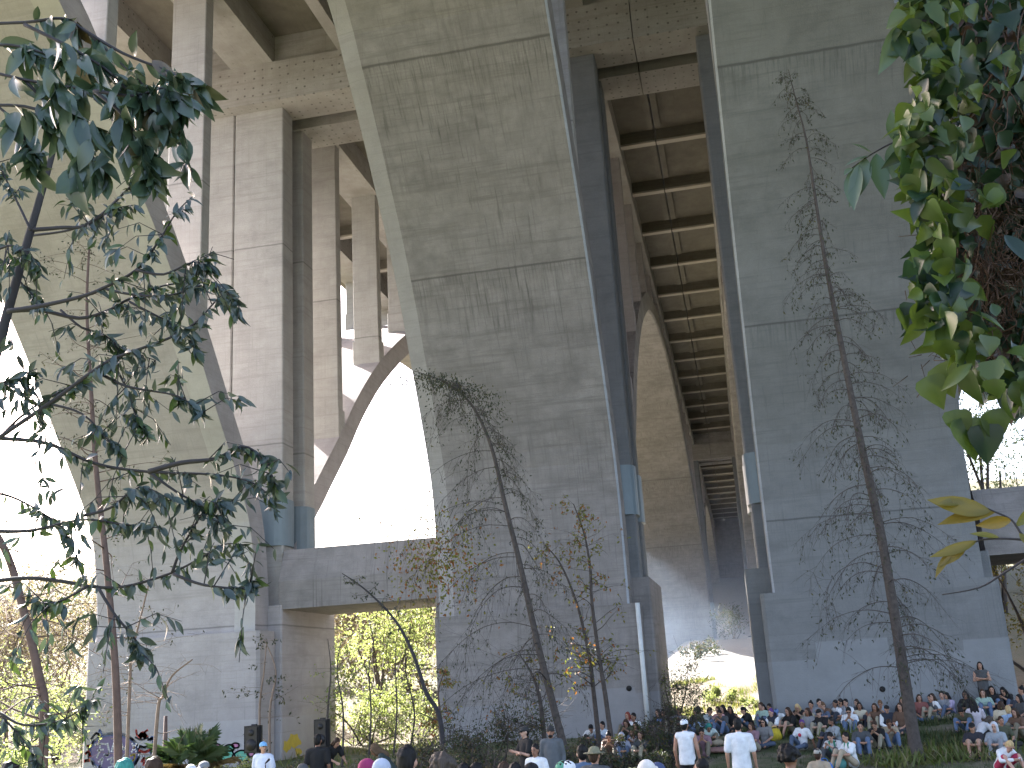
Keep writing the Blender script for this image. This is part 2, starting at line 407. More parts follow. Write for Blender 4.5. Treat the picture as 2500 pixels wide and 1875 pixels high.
# ---------------------------------------------------------------- ground
def ground_mesh():
    xs=[-700,-400,-250,-160,-110]+[-80+2*i for i in range(15)]+[-50+.8*i for i in range(125)]+[50+2*i for i in range(15)]+[110,160,250,400,700]
    ys=[-60,-40,-25,-15,-8,-4]+[0+.6*i for i in range(100)]+[60+1.6*i for i in range(60)]+[160,175,195,220,260,320,400,520,700]
    mb=MB(); n=len(xs)
    vs=[]
    for y in ys:
        for x in xs:
            z=zg(x,y)
            if 2<y<160 and abs(x)<60: z+=.05*mnoise.noise(Vector((x*.7,y*.7,0)))+.14*mnoise.noise(Vector((x*.16,y*.16,3)))*ss(y,18,60)
            vs.append((x,y,z))
    fs=[(j*n+i,j*n+i+1,(j+1)*n+i+1,(j+1)*n+i) for j in range(len(ys)-1) for i in range(n-1)]
    mb.add(vs,fs,0,True); return mb
m_,nt,b=newmat('ground_soil_and_grass')
g=N(nt,'ShaderNodeNewGeometry'); pos=g.outputs['Position']
sp=N(nt,'ShaderNodeSeparateXYZ'); L(nt,pos,sp.inputs[0])
a=noise(nt,pos,.35,5,.65); a2=noise(nt,pos,3,5,.7); a3=noise(nt,pos,25,3,.7)
c=mixc(nt,mapr(nt,a2,.35,.65),(.20,.165,.12),(.12,.095,.065))
c=mixc(nt,mapr(nt,a3,.4,.65,0,.5),c,(.27,.23,.17))
gr=mixc(nt,mapr(nt,a3,.35,.6),(.045,.07,.02),(.09,.11,.035))
front=mapr(nt,sp.outputs[1],41,49,1,0)
c=mixc(nt,math_(nt,'MULTIPLY',mapr(nt,a,.4,.52),math_(nt,'ADD',math_(nt,'MULTIPLY',front,.85),.1)),c,gr)
far=math_(nt,'MULTIPLY',mapr(nt,sp.outputs[1],58,64,0,1),mapr(nt,math_(nt,'ABSOLUTE',math_(nt,'ADD',sp.outputs[0],2)),7,10,1,0))
scr=math_(nt,'MULTIPLY',mapr(nt,sp.outputs[1],50,60,0,.8),mapr(nt,math_(nt,'ABSOLUTE',math_(nt,'ADD',sp.outputs[0],2)),7,10,0,1))
c=mixc(nt,scr,c,mixc(nt,mapr(nt,a2,.35,.6),(.13,.10,.06),(.07,.085,.03)))
c=mixc(nt,math_(nt,'MULTIPLY',far,mapr(nt,a2,.3,.8,.9,.6)),c,(.27,.27,.26))
L(nt,c,b.inputs['Base Color']); b.inputs['Roughness'].default_value=.95
bp=N(nt,'ShaderNodeBump'); bp.inputs['Strength'].default_value=.6; bp.inputs['Distance'].default_value=.08; L(nt,a3,bp.inputs['Height']); L(nt,bp.outputs[0],b.inputs['Normal'])
M['ground']=m_
gd=ground_mesh().build('ground',M['ground']); tag(gd,kind='structure')
# ================================================================ vegetation
def rv(s=1): return Vector((random.gauss(0,s),random.gauss(0,s),random.gauss(0,s)))
def leaf_big(mb,p,d,nrm,ln,wd,curl=.25,mi=0,shape=None):
    d=d.normalized(); s=d.cross(nrm)
    if s.length<1e-4: s=d.orthogonal()
    s.normalize(); n=s.cross(d)
    st=shape or ((0,.03),(.1,.42),(.25,.8),(.42,1),(.6,.94),(.78,.62),(.9,.28),(1,0.02))
    vs=[]
    k=random.uniform(-.25,.25)
    for t,wf in st:
        c=p+d*(ln*t)+n*(-curl*ln*t*t)+s*(k*ln*t*t)
        u=wd*.5*wf; f=n*(u*.38)
        vs+= [c+s*u+f,c,c-s*u+f]
    fs=[]
    for i in range(len(st)-1):
        a=i*3; fs+=[(a,a+1,a+4,a+3),(a+1,a+2,a+5,a+4)]
    mb.add(vs,fs,mi,True)
def leaf_small(mb,p,d,nrm,ln,wd,mi=0):
    s=d.cross(nrm)
    if s.length<1e-4: s=d.orthogonal()
    s.normalize(); n=s.cross(d).normalized()
    m1=p+d*(ln*.45)
    mb.add([p,m1+s*(wd*.5)+n*(wd*.15),p+d*ln-n*(ln*.12),m1-s*(wd*.5)+n*(wd*.15)],[(0,1,2),(0,2,3)],mi)
def bend(pts,n=3):
    """Catmull-Rom resample of a 3-D polyline"""
    out=[]; P_=[Vector(p) for p in pts]
    for i in range(len(P_)-1):
        a=P_[max(0,i-1)];b_=P_[i];c=P_[i+1];d=P_[min(len(P_)-1,i+2)]
        for k in range(n):
            t=k/n; out.append(.5*((2*b_)+(c-a)*t+(2*a-5*b_+4*c-d)*t*t+(3*b_-a-3*c+d)*t**3))
    out.append(P_[-1]); return out
def lerp_list(a,b,n): return [a+(b-a)*i/(n-1) for i in range(n)]
BARK=plain('grey_brown_bark',(.085,.07,.062),.9,.5,9)
BARKR=plain('reddish_bark',(.13,.085,.07),.9,.4,7)
BARKD=plain('dark_bark',(.035,.032,.035),.85,.4,9)
TWIG=plain('pale_dry_twig',(.22,.16,.12),.9,.4,5)
LEAFD=leafmat('dark_glossy_leaf',(.034,.064,.04),(.062,.10,.062),(.08,.06,.03),trans=.22,rough=.32,p3=.04,spec=.7)
LEAFM=leafmat('bluish_green_leaf',(.03,.052,.045),(.065,.095,.08),(.05,.09,.02),trans=.2,rough=.35,p3=.2,spec=.7)
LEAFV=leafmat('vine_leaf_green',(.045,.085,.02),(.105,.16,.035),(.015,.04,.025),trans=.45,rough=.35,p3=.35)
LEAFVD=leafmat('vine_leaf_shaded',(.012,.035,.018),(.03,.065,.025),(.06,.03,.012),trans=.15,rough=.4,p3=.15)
LEAFY=leafmat('autumn_yellow_leaf',(.20,.17,.04),(.17,.20,.05),(.28,.10,.03),trans=.4,rough=.6,p3=.3)
LEAFO=leafmat('ochre_green_leaf',(.12,.13,.02),(.18,.13,.02),trans=.4,rough=.45)
LEAFG=leafmat('fresh_green_leaf',(.22,.28,.13),(.33,.38,.20),(.42,.44,.31),trans=.6,rough=.5,p3=.25)
LEAFB=leafmat('undergrowth_leaf',(.035,.055,.02),(.07,.08,.03),(.13,.09,.04),trans=.3,rough=.6,p3=.2)
LEAFBR=leafmat('dry_brown_leaf',(.27,.23,.185),(.35,.30,.24),(.25,.27,.14),trans=.4,rough=.8,p3=.25)
LEAFE=leafmat('sparse_small_leaf',(.03,.04,.022),(.055,.06,.03),(.09,.08,.02),trans=.2,rough=.6,p3=.1)
def finish_tree(name,label,cat,root_p,trunk,branches,crown,mt,ml,group=None,crown_name='crown'):
    r=empty(name,root_p); tag(r,label,cat,group)
    if trunk and trunk.v: part(trunk,'trunk',mt,r)
    if branches and branches.v: part(branches,'branches',mt,r)
    if crown and crown.v: part(crown,crown_name,ml,r)
    return r
# ---- near dark-leaved limb hanging in from the top left (large leaves, about 3 m away)
def drooping_leaves(mb,pts,n,ln,wd,down=.75,spread=.6,side=None,curl=.3,shape=None):
    for i in range(n):
        t=random.random()**.8*(len(pts)-1); k=min(int(t),len(pts)-2); p=pts[k].lerp(pts[k+1],t-k)
        ax=(pts[k+1]-pts[k]).normalized()
        d=(ax*.5+Vector((0,0,-1))*down+rv(spread)).normalized()
        nr=(rv(1)+Vector((0,-.6,.6))).normalized()
        l=ln*random.uniform(.6,1.25)
        leaf_big(mb,p+rv(.01),d,nr,l,wd*l/ln*random.uniform(.8,1.15),curl*random.uniform(.2,1.6),shape=shape)
trk=MB(); br=MB(); cr=MB()
def px(lst,Y,jit=0): return [at(a,b,Y+(random.uniform(-jit,jit) if jit else 0)) for a,b in lst]
Y0=2.9
near_tw=[[(-120,150),(60,195),(230,222),(330,250)],[(-100,60),(60,55),(150,45),(200,70),(290,150),(380,240),(430,330),(470,420)],[(60,60),(160,110),(260,170),(330,240),(400,300)],
 [(-80,260),(60,260),(170,300),(260,330),(320,360)],[(200,70),(300,130),(400,170),(450,200),(485,225)],[(230,222),(300,280),(340,350),(370,420)],[(60,195),(120,260),(200,350),(250,410)],[(-90,200),(20,280),(60,340),(90,400)],
 [(230,222),(330,235),(400,215),(440,260)],[(-80,120),(20,110),(110,130),(190,150)]]
for i,t in enumerate(near_tw):
    pts=bend(px(t,Y0+.25*math.sin(i*2.1)),4); br.tube(pts,lerp_list(.007,.0022,len(pts)),5)
    drooping_leaves(cr,pts[3:],46,.115,.046,.75,.45)
drooping_leaves(cr,bend(px([(100,150),(180,260),(230,330),(180,420)],2.5),4),26,.13,.058,.9,.3)
trk.tube(bend([Vector((-3.9,2.4,2.6)),Vector((-3.7,2.7,3.4))]+px([(-600,160),(-120,150)],Y0),3),lerp_list(.03,.009,10),7)
trk.tube([Vector((-4.1,2.2,zg(-4.1,2.2)-.1)),Vector((-4.0,2.3,2)),Vector((-3.9,2.4,2.6))],[.05,.04,.03],8)
finish_tree('leafy_tree','dark glossy big-leaved branch hanging closest to us at the top left corner','tree',(-4.1,2.2,zg(-4.1,2.2)),trk,br,cr,BARKD,LEAFD)
# ---- mid-distance leafy tree reaching in from the left edge
trk=MB(); br=MB(); cr=MB(); Y1=6.2
stem=[(-60,1010),(0,830),(19,760),(75,562),(111,437),(140,330),(165,240)]
pts=bend(px(stem,Y1),4); trk.tube(pts,lerp_list(.042,.014,len(pts)),8)
base=Vector((-5.6,Y1-.1,zg(-5.6,Y1)-.1)); p_=at(-60,1010,Y1); trk.tube(bend([base,base.lerp(p_,.5)+Vector((-.55,0,.1)),p_],4),lerp_list(.07,.042,9),8)
bigb=[[(75,562),(150,556),(217,548),(299,475),(345,430),(400,400)],[(82,575),(170,562),(240,533),(280,510),(330,500)],[(75,562),(43,495),(5,418),(-30,340)],[(19,760),(96,748),(193,726),(251,704),(333,659),(386,591),(430,520),(470,480)],
 [(19,760),(100,758),(193,777),(260,760),(309,733),(390,700),(470,690),(540,700)],[(148,757),(200,800),(250,815),(300,850),(380,880)],[(-60,1120),(0,1068),(120,986),(231,904),(289,871),(410,827),(482,784),(550,716),(590,760)],[(231,904),(309,943),(434,967),(490,1010)],
 [(270,880),(305,940),(330,1010),(360,1060)],[(-60,1062),(0,1070),(114,1082),(234,1132),(363,1152),(527,1159),(620,1180),(670,1225)],[(363,1152),(443,1130),(527,1120),(592,1090),(640,1120),(675,1190)],[(363,1152),(430,1200),(500,1240),(560,1290)],
 [(-60,1425),(65,1411),(164,1421),(214,1431),(299,1433),(413,1401),(498,1358),(547,1329),(600,1330)],[(420,1398),(448,1329),(517,1224),(560,1230)],[(423,1401),(498,1428),(592,1436),(615,1420)],[(-60,1290),(0,1297),(85,1294),(199,1269),(300,1280),(400,1290)],
 [(-60,1200),(20,1210),(100,1250),(160,1300),(190,1370)],[(214,1431),(140,1470),(85,1469)],[(240,1435),(280,1500),(330,1560),(342,1590)],[(-50,1640),(0,1740),(60,1810),(110,1890)],[(0,1740),(60,1770),(160,1755),(230,1700)],[(-60,950),(20,930),(90,900)],
 [(-60,640),(20,600),(60,620),(100,660)],[(309,733),(380,770),(440,800),(480,860)],[(251,704),(330,720),(420,720),(520,690),(560,720)],[(333,659),(400,670),(470,640),(510,650)],[(-60,600),(10,640),(60,700),(100,740)],[(120,986),(200,1010),(260,1070),(300,1110)],[(0,1068),(60,1010),(140,960),(200,930)],[(200,1260),(270,1240),(340,1190),(420,1220)]]
for i,t in enumerate(bigb):
    pts=bend(px(t,Y1+.5*math.sin(i*1.7)),4); r0=.018 if len(t)>=6 else .011
    br.tube(pts,lerp_list(r0,.003,len(pts)),5)
    drooping_leaves(cr,pts[len(pts)//3:],int(20+len(t)*6),.1,.04,.7,.55,curl=.35)
    # small side twigs with leaves
    for k in range(5):
        q=random.randrange(len(pts)//3,len(pts)); p=pts[q]; d=rv(1); d.y*=.4; d.normalize()
        tw=[p,p+d*.18+Vector((0,0,.02)),p+d*.34+Vector((0,0,-.08))]; br.tube(tw,[.004,.003,.002],4); drooping_leaves(cr,tw,7,.1,.032,.8,.45)
finish_tree('leafy_tree','slender grey tree with drooping bluish leaves reaching in from the left edge','tree',base,trk,br,cr,BARKD,LEAFM)
# ---- thin-trunked trees on the left
def thin_tree(label,lst,Y,r0,r1,nb,blen,mat,leafm,nl,name='young_tree',tilt=0,leafsz=.07,side=0,bstart=.15,grp=None,up=.1):
    trk=MB(); br=MB(); cr=MB(); P0=at(*lst[0],Y); P0.z=zg(P0.x,P0.y)-.08
    pts=bend([P0]+px(lst[1:],Y),5); n=len(pts); trk.tube(pts,lerp_list(r0,r1,n),9)
    for i in range(nb):
        t=bstart+(1-bstart)*random.random(); q=min(int(t*(n-1)),n-2); p=pts[q].lerp(pts[q+1],random.random())
        a=random.uniform(0,2*PI); 
        if side: a=random.gauss(PI if side<0 else 0,.8)
        ln=blen*random.uniform(.4,1.1)*(1.15-t*.75)
        d=Vector((math.cos(a),math.sin(a),up+random.uniform(-.2,.35)))
        bp=[p]; 
        for k in range(4): 
            bp.append(bp[-1]+d*(ln/4)); d=d+Vector((random.gauss(0,.18),random.gauss(0,.18),random.gauss(-.08,.16)))
        bp=bend(bp,2); rr=max(.004,(r0+(r1-r0)*t)*.28); br.tube(bp,lerp_list(rr,.0025,len(bp)),4)
        for k in range(5):
            q2=random.randrange(2,len(bp)); p2=bp[q2]; d2=rv(1); d2.normalize(); e=ln*.25
            tw=[p2,p2+d2*e*.5,p2+d2*e+Vector((0,0,-.1*e))]; br.tube(tw,[rr*.35,.003,.002],3)
            for _ in range(nl): 
                leaf_small(cr,tw[1].lerp(tw[2],random.random())+rv(.03),(rv(.6)+Vector((0,0,-.6))).normalized(),rv(1),leafsz*random.uniform(.6,1.3),leafsz*.5)
    return finish_tree(name,label,'tree',P0,trk,br,cr,mat,leafm,group=grp)
thin_tree('straight thin reddish trunk rising in front of the graffiti',[(302,1850),(285,1700),(262,1400),(235,1150),(222,950),(212,750),(218,600)],18,.08,.02,46,2.0,BARKR,LEAFE,2)
thin_tree('pale leaning trunk among the sunlit brush at far left',[(106,1860),(108,1760),(95,1650),(60,1500),(20,1360),(-40,1250)],17,.09,.06,26,2.2,BARKR,LEAFE,1)
thin_tree('bare forked shrub with fine twigs behind the thin reddish trunk',[(372,1800),(385,1740),(398,1700),(420,1650),(470,1610)],24,.05,.015,20,2.2,TWIG,LEAFE,0,name='bare_shrub')
thin_tree('thin bare stem beside the reddish trunk before the left pier wall',[(310,1830),(316,1700),(322,1600),(345,1500),(370,1400)],20,.04,.012,26,1.8,TWIG,LEAFE,1,name='bare_shrub')
thin_tree('thin arched sapling bending left before the tie beam',[(1086,1850),(1075,1760),(1040,1690),(1010,1600),(975,1530),(935,1480),(880,1430),(835,1400)],27,.07,.012,22,1.1,BARKD,LEAFE,2,leafsz=.09)
thin_tree('short pale-leaved sapling catching light at the foot of the centre pier',[(1078,1840),(1076,1760),(1070,1690),(1085,1640)],28,.04,.012,16,.9,BARKR,LEAFY,5,leafsz=.11)
# ---- nearly leafless swamp-cypress-like trees
def weeping_tree(label,lst,Y,r0,nb,len_lo,len_top,leafn,bias,seed,tipbend=None):
    random.seed(seed)
    trk=MB(); br=MB(); cr=MB(); P0=at(*lst[0],Y); P0.z=zg(P0.x,P0.y)-.1
    pts=bend([P0]+px(lst[1:],Y),6); n=len(pts)
    trk.tube(pts,[r0*(1-i/(n-1))**1.15+.008+ (r0*.5*max(0,1-i/2.5)) for i in range(n)],10)
    for i in range(nb):
        t=.13+.86*(i+random.random())/nb; q=min(int(t*(n-1)),n-2); p=pts[q].lerp(pts[q+1],t*(n-1)-q)
        lmax=len_lo+(len_top-len_lo)*t**.8
        if t>.75 and random.random()<.45: continue
        a=random.uniform(0,2*PI); sidef=math.cos(a)
        ln=lmax*random.uniform(.55,1.1)*(1-bias*sidef*.55)
        d=Vector((math.cos(a),math.sin(a)*.85,random.uniform(.0,.35))); bp=[p]; k=7
        for j in range(k):
            bp.append(bp[-1]+d.normalized()*(ln/k)); d=d+Vector((random.gauss(0,.1),random.gauss(0,.1),-.24+random.gauss(0,.06)))
        bp=bend(bp,2); rr=.006+.016*(1-t); br.tube(bp,lerp_list(rr,.002,len(bp)),4)
        for j in range(int(7+ln*5)):
            q2=random.randrange(2,len(bp)); p2=bp[q2]; ax=(bp[min(q2+1,len(bp)-1)]-bp[q2-1]).normalized()
            d2=(ax*.6+rv(.55)+Vector((0,0,-.75))).normalized(); e=ln*random.uniform(.12,.4)
            tw=[p2,p2+d2*e*.5+rv(.02),p2+d2*e+Vector((0,0,-.12*e))]; br.tube(tw,[.0048,.0034,.002],3)
            for _ in range(leafn if random.random()<.6 else 0):
                leaf_small(cr,tw[1].lerp(tw[2],random.random()*1.1)+rv(.04),(rv(.5)+Vector((0,0,-.8))).normalized(),rv(1),random.uniform(.06,.14),.045)
            if random.random()<.45:
                for _ in range(2):
                    d3=(d2+rv(.6)).normalized(); br.tube([tw[1],tw[1]+d3*e*.5],[.0032,.002],3)
    return P0,trk,br,cr
P0,t_,b_,c_=weeping_tree('',[(2236,1830),(2215,1700),(2190,1540),(2150,1300),(2110,1120),(2075,950),(2040,770),(2015,640),(1990,480),(1968,340),(1942,240),(1925,170)],31,.17,170,3.3,.55,2,.0,11)
finish_tree('weeping_bare_tree','tall tree with drooping nearly leafless twigs standing before the right pier','tree',P0,t_,b_,c_,BARK,LEAFE)
P0,t_,b_,c_=weeping_tree('',[(1390,1830),(1350,1720),(1310,1560),(1270,1380),(1235,1240),(1205,1110),(1175,1030),(1140,975),(1090,935),(1040,915),(1010,905)],32.5,.115,92,4.6,1.0,3,.85,5)
# denser small foliage on the drooping tip
for k in range(700):
    u=random.random(); p=at(1010+u*190,905+u*u*60,32.5)+Vector((random.gauss(0,.3),random.gauss(0,.4),-abs(random.gauss(0,.4)))); leaf_small(c_,p,(rv(.5)+Vector((0,0,-.7))).normalized(),rv(1),.11,.05)
for k in range(900):
    p=at(random.gauss(1070,60),random.gauss(1370,60),32.5+random.uniform(-1.4,1.4)); 
    q=[p,p+rv(.12)]; leaf_small(c_,p,(rv(.6)+Vector((0,0,-.5))).normalized(),rv(1),random.uniform(.09,.17),.08,1)
r_=empty('weeping_bare_tree',P0); tag(r_,'leaning tree with its top bent over to the left before the centre pier','tree'); part(t_,'trunk',BARK,r_); part(b_,'branches',BARK,r_); part(c_,'crown',[LEAFE,LEAFY],r_)
random.seed(21)
# yellow-leaved young trees
def yellow(label,lst,Y,seed,nb=44,n=7):
    random.seed(seed)
    return thin_tree(label,lst,Y,.085,.015,nb,1.9,BARK,LEAFY,n,leafsz=.13,up=.25,bstart=.22)
yellow('young tree with scattered yellow leaves right of the leaning bare tree',[(1495,1800),(1478,1700),(1462,1600),(1445,1470),(1440,1380),(1425,1300),(1400,1230)],34,2,56,2)
yellow('thin crooked stem with orange and yellow leaves nearest the left of the yellow pair',[(1462,1790),(1448,1680),(1438,1600),(1410,1480),(1370,1380),(1330,1330)],35,3,40,2)
yellow('low twiggy sapling with few yellow leaves at the foot of the leaning tree',[(1330,1790),(1320,1720),(1300,1650),(1270,1600)],33,4,20,2)
# ---- vine hanging at the right edge (about 3 m away)
random.seed(5)
heart=((0,.05),(.06,.75),(.2,1.0),(.42,.92),(.68,.55),(1,.02))
heart2=((0,.1),(.08,.9),(.18,.8),(.3,1.0),(.42,.8),(.55,.85),(.75,.4),(1,.02))
root=empty('hanging_vine',at(2420,0,3.1)); tag(root,'thick hanging curtain of green vine leaves over brown tangle at the right edge','vine')
tg=MB(); vl=MB(); vd=MB(); cl=[(2170,-80),(2190,60),(2180,200),(2205,330),(2200,430),(2215,560),(2240,650),(2230,760),(2270,850),(2320,880)]
def left_edge(y): return interp(y,[(-80,2190),(60,2200),(200,2230),(330,2195),(430,2205),(560,2240),(650,2225),(760,2250),(830,2300),(900,2350),(1000,2480)])
def vbottom(x): return interp(x,[(2200,700),(2260,830),(2300,880),(2350,900),(2400,900),(2440,970),(2500,1010),(2600,1100)])
for k in range(150):
    x=random.uniform(2260,2600); y=random.uniform(-100,700); Yv=random.uniform(3.1,3.6); p=[at(x,y,Yv)]
    for j in range(7): x+=random.gauss(0,22); y+=random.uniform(10,70); p.append(at(max(x,left_edge(y)+40),min(y,vbottom(x)+30),Yv+random.gauss(0,.06)))
    pts=bend(p,3); tg.tube(pts,random.choice((.0015,.002,.003)),4)
for k in range(3200):
    y=random.uniform(-120,1040); x=random.uniform(left_edge(y)+35,2640)
    if y>vbottom(x)-30+random.gauss(0,12): continue
    if 2325<x<2430 and 880<y<1060: continue
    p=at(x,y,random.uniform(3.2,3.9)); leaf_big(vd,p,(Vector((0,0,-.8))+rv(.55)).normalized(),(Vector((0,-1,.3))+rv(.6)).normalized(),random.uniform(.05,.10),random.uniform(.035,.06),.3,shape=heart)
for k in range(560):
    y=random.uniform(-120,960); e=left_edge(y)
    x=e+abs(random.gauss(0,75)) if random.random()<.75 else random.uniform(e,2640)
    if y>vbottom(x)+25: continue
    if 480<y<780 and x>e+130 and random.random()<.75: continue
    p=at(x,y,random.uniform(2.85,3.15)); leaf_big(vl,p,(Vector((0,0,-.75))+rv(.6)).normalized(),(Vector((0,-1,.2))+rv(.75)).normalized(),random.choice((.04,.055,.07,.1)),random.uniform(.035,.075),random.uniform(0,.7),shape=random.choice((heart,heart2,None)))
for cx,cy,s in ((2350,1060,.12),(2400,1075,.11),(2330,1040,.09),(2230,780,.08),(2200,790,.08),(2260,960,.10),(2290,930,.1),(2420,1040,.1)):
    leaf_big(vl,at(cx,cy-40,3.0),Vector((random.gauss(0,.25),0,-1)),Vector((random.gauss(0,.3),-1,.2)),s,s*.85,.2,shape=heart)
for k in range(1700):   # rusty dead tangle in the middle
    x=random.gauss(2400,65); y=random.gauss(640,130); p=at(x,y,random.uniform(3.1,3.3)); d=(Vector((0,0,-.6))+rv(.8)).normalized(); tg.tube([p,p+d*random.uniform(.02,.06)],[.0016,.0008],3)
TANG=plain('rusty_vine_tangle',(.085,.045,.022),.9,.5,20)
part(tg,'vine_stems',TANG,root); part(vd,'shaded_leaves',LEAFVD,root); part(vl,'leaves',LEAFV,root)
def sprig(label,stemp,leaves,Y,mat,wd):
    r=empty('leafy_sprig',at(*stemp[0],Y)); tag(r,label,'sprig'); s=MB(); pts=bend(px(stemp,Y),4); s.tube(pts,lerp_list(.004,.0015,len(pts)),5); part(s,'twig',BARKD,r)
    lf=MB()
    for (x0,y0,x1,y1) in leaves:
        a=at(x0,y0,Y); b_=at(x1,y1,Y-.03); d=b_-a; leaf_big(lf,a,d,Vector((random.gauss(0,.3),-1,.4+random.gauss(0,.3))),d.length,d.length*wd,.08)
    part(lf,'leaflets',mat,r); return r
LEAFS=leafmat('pale_sprig_leaf',(.12,.17,.12),(.05,.10,.04),trans=.3,rough=.35)
sprig('grey-green sprig of hanging narrow leaflets poking out left of the vine',[(2260,335),(2190,345),(2130,375),(2080,410)],[(2130,375,2080,345),(2125,380,2070,400),(2140,375,2145,480),(2112,385,2100,500),(2095,400,2070,510),(2180,350,2175,440),(2200,345,2195,455),(2185,345,2165,270),(2080,410,2060,425)],3.1,LEAFS,.36)
sprig('small dark curled leaf sprig at the upper left of the vine',[(2290,60),(2230,45),(2190,60),(2150,130)],[(2200,55,2160,180),(2180,70,2210,160),(2150,130,2200,140),(2240,50,2260,150)],3.0,LEAFS,.32)
sprig('olive and yellow compound leaf reaching in below the vine',[(2560,1350),(2500,1310),(2470,1270),(2430,1250),(2380,1230),(2340,1225)],[(2420,1248,2270,1240),(2430,1250,2300,1285),(2470,1270,2385,1280),(2480,1285,2540,1240),(2350,1228,2290,1222),(2490,1300,2510,1340)],2.9,LEAFO,.34)
sprig('thin ochre leaf drooping at the end of a twig before the right tie beam',[(2620,1330),(2500,1318),(2440,1315),(2390,1320),(2330,1345)],[(2385,1320,2280,1370),(2330,1345,2270,1400),(2360,1335,2300,1390),(2440,1312,2370,1300)],2.9,LEAFO,.22)
r=empty('bare_twig',at(2560,1380,3)); tag(r,'single dark bare twig curving across the lower right before the pier','twig'); s=MB(); pts=bend(px([(2640,1260),(2540,1340),(2450,1400),(2390,1435),(2300,1452)],3),4); s.tube(pts,lerp_list(.005,.0015,len(pts)),5); part(s,'twig_stem',BARKD,r)
# ---- background trees and shrubs
def bush(name,label,cat,p,h,w,n,mat,bmat=BARK,leaf=.12,blobs=7,seed=0,group=None,bare=0,stems=5,d=None,low=.1):
    random.seed(seed+1000); d=d or w*.7
    p=Vector(p); p.z=zg(p.x,p.y)-.05
    trk=MB(); br=MB(); cr=MB(); cs=[]
    for i in range(blobs):
        a=random.uniform(0,2*PI); rr=random.random()**.6*.5
        cs.append((p+Vector((math.cos(a)*rr*w,math.sin(a)*rr*d,h*random.uniform(low+.12,.86))),random.uniform(.16,.32)*min(w,h)))
    for i in range(stems):
        a=random.uniform(0,2*PI); q=p+Vector((math.cos(a),math.sin(a),0))*w*.05*(stems>1)
        c=cs[i%len(cs)][0]; pts=bend([q,q.lerp(c,.5)+rv(.05*w),c],3); trk.tube(pts,lerp_list(.012*h+.01,.004*h,len(pts)),5)
    for i in range(int(40*(1+bare*4))):
        c,r0=random.choice(cs); s=c+rv(r0*.2); e=s+rv(r0*.8); m_=s.lerp(e,.5)+rv(r0*.15); br.tube([s,m_,e],[.006*h*.5+.004,.005,.003+.001*h],3)
        for _ in range(1+int(bare*4)): br.tube([m_,m_+rv(r0*.55)],[.006,.003+.0006*h],3)
    for i in range(n):
        c,r0=random.choice(cs); v=rv(1); v.normalize(); q=c+v*r0*(random.random()**.45)*1.15+rv(r0*.12)
        if mnoise.noise(q*(1.6/max(.6,r0)))<-.12: continue
        leaf_small(cr,q,(rv(.7)+Vector((0,0,-.4))).normalized(),rv(1),leaf*random.uniform(.6,1.4),leaf*.55)
    r=empty(name,p); tag(r,label,cat,group)
    part(trk,'trunk' if cat=='tree' else 'stems',bmat,r)
    if bare or cat=='tree': part(br,'branches',bmat,r)
    if n: part(cr,'crown' if cat=='tree' else 'foliage',mat,r)
    return r
def atg(x,y,Y): p=at(x,y,Y); return (p.x,Y,0)
# seen through the opening under the tie beam
bush('leafy_tree','bright yellow-green tree in full sun under the tie beam','tree',atg(925,1700,56),7.6,6.0,5200,LEAFG,leaf=.22,blobs=15,seed=1,stems=6)
bush('leafy_tree','second sunlit green tree lower left under the tie beam','tree',atg(800,1700,53),5.2,3.2,1500,LEAFG,leaf=.2,blobs=8,seed=2,stems=4,bare=.3)
bush('brown_tree','leafless brownish tree behind the sunlit green trees, left half under the beam','tree',atg(790,1600,72),8.6,10,6500,LEAFBR,TWIG,.3,16,3,bare=1)
bush('brown_tree','rusty brown twiggy tree behind the sunlit green trees, right half under the beam','tree',atg(1010,1600,70),8.8,11,8000,LEAFBR,TWIG,.3,17,4,bare=1)
bush('evergreen_tree','small dusky evergreen between the brown trees under the tie beam','tree',atg(930,1550,88),8.5,5,2600,LEAFM,BARK,.3,9,5)
bush('bush','wide sunlit thicket filling the lower part of the opening under the tie beam','bush',atg(905,1800,47),3.4,7.5,5200,LEAFG,BARK,.17,16,19,bare=.5,d=3)
for i,(x,h,Y,sd_,lb) in enumerate(((725,2.2,49,6,'thin upright stems with few leaves against the left pier leg'),(870,1.9,47,8,'dark leafy shrub at the centre of the opening under the tie beam'),(1015,2.2,44,9,'shrub of mixed green leaves at the foot of the arched sapling'))):
    bush('shrub',lb,'shrub',atg(x,1800,Y),h,2.6,900,LEAFG if i else LEAFB,leaf=.13,seed=sd_,bare=.4)
for i in range(7):
    x=[640,662,800,835,900,960,1000][i]; lb=['bare upright stem beside the left speaker','bare upright stem just right of the left speaker','thin straight sapling right of the second speaker','crooked thin sapling above the hooded performer','thin sapling in the middle of the sunlit opening','slim pole-like sapling in the right half of the sunlit opening','slim leaning sapling near the arched one'][i]
    thin_tree(lb,[(x,1850),(x-6+3*i,1740),(x+random.uniform(-15,15),1640),(x+random.uniform(-20,20),1560)],[31,30,36,37,40,40,42][i],.045,.012,9,1.2,TWIG if i<2 else BARK,LEAFG if i>1 else LEAFE,2,name='sapling',leafsz=.12)
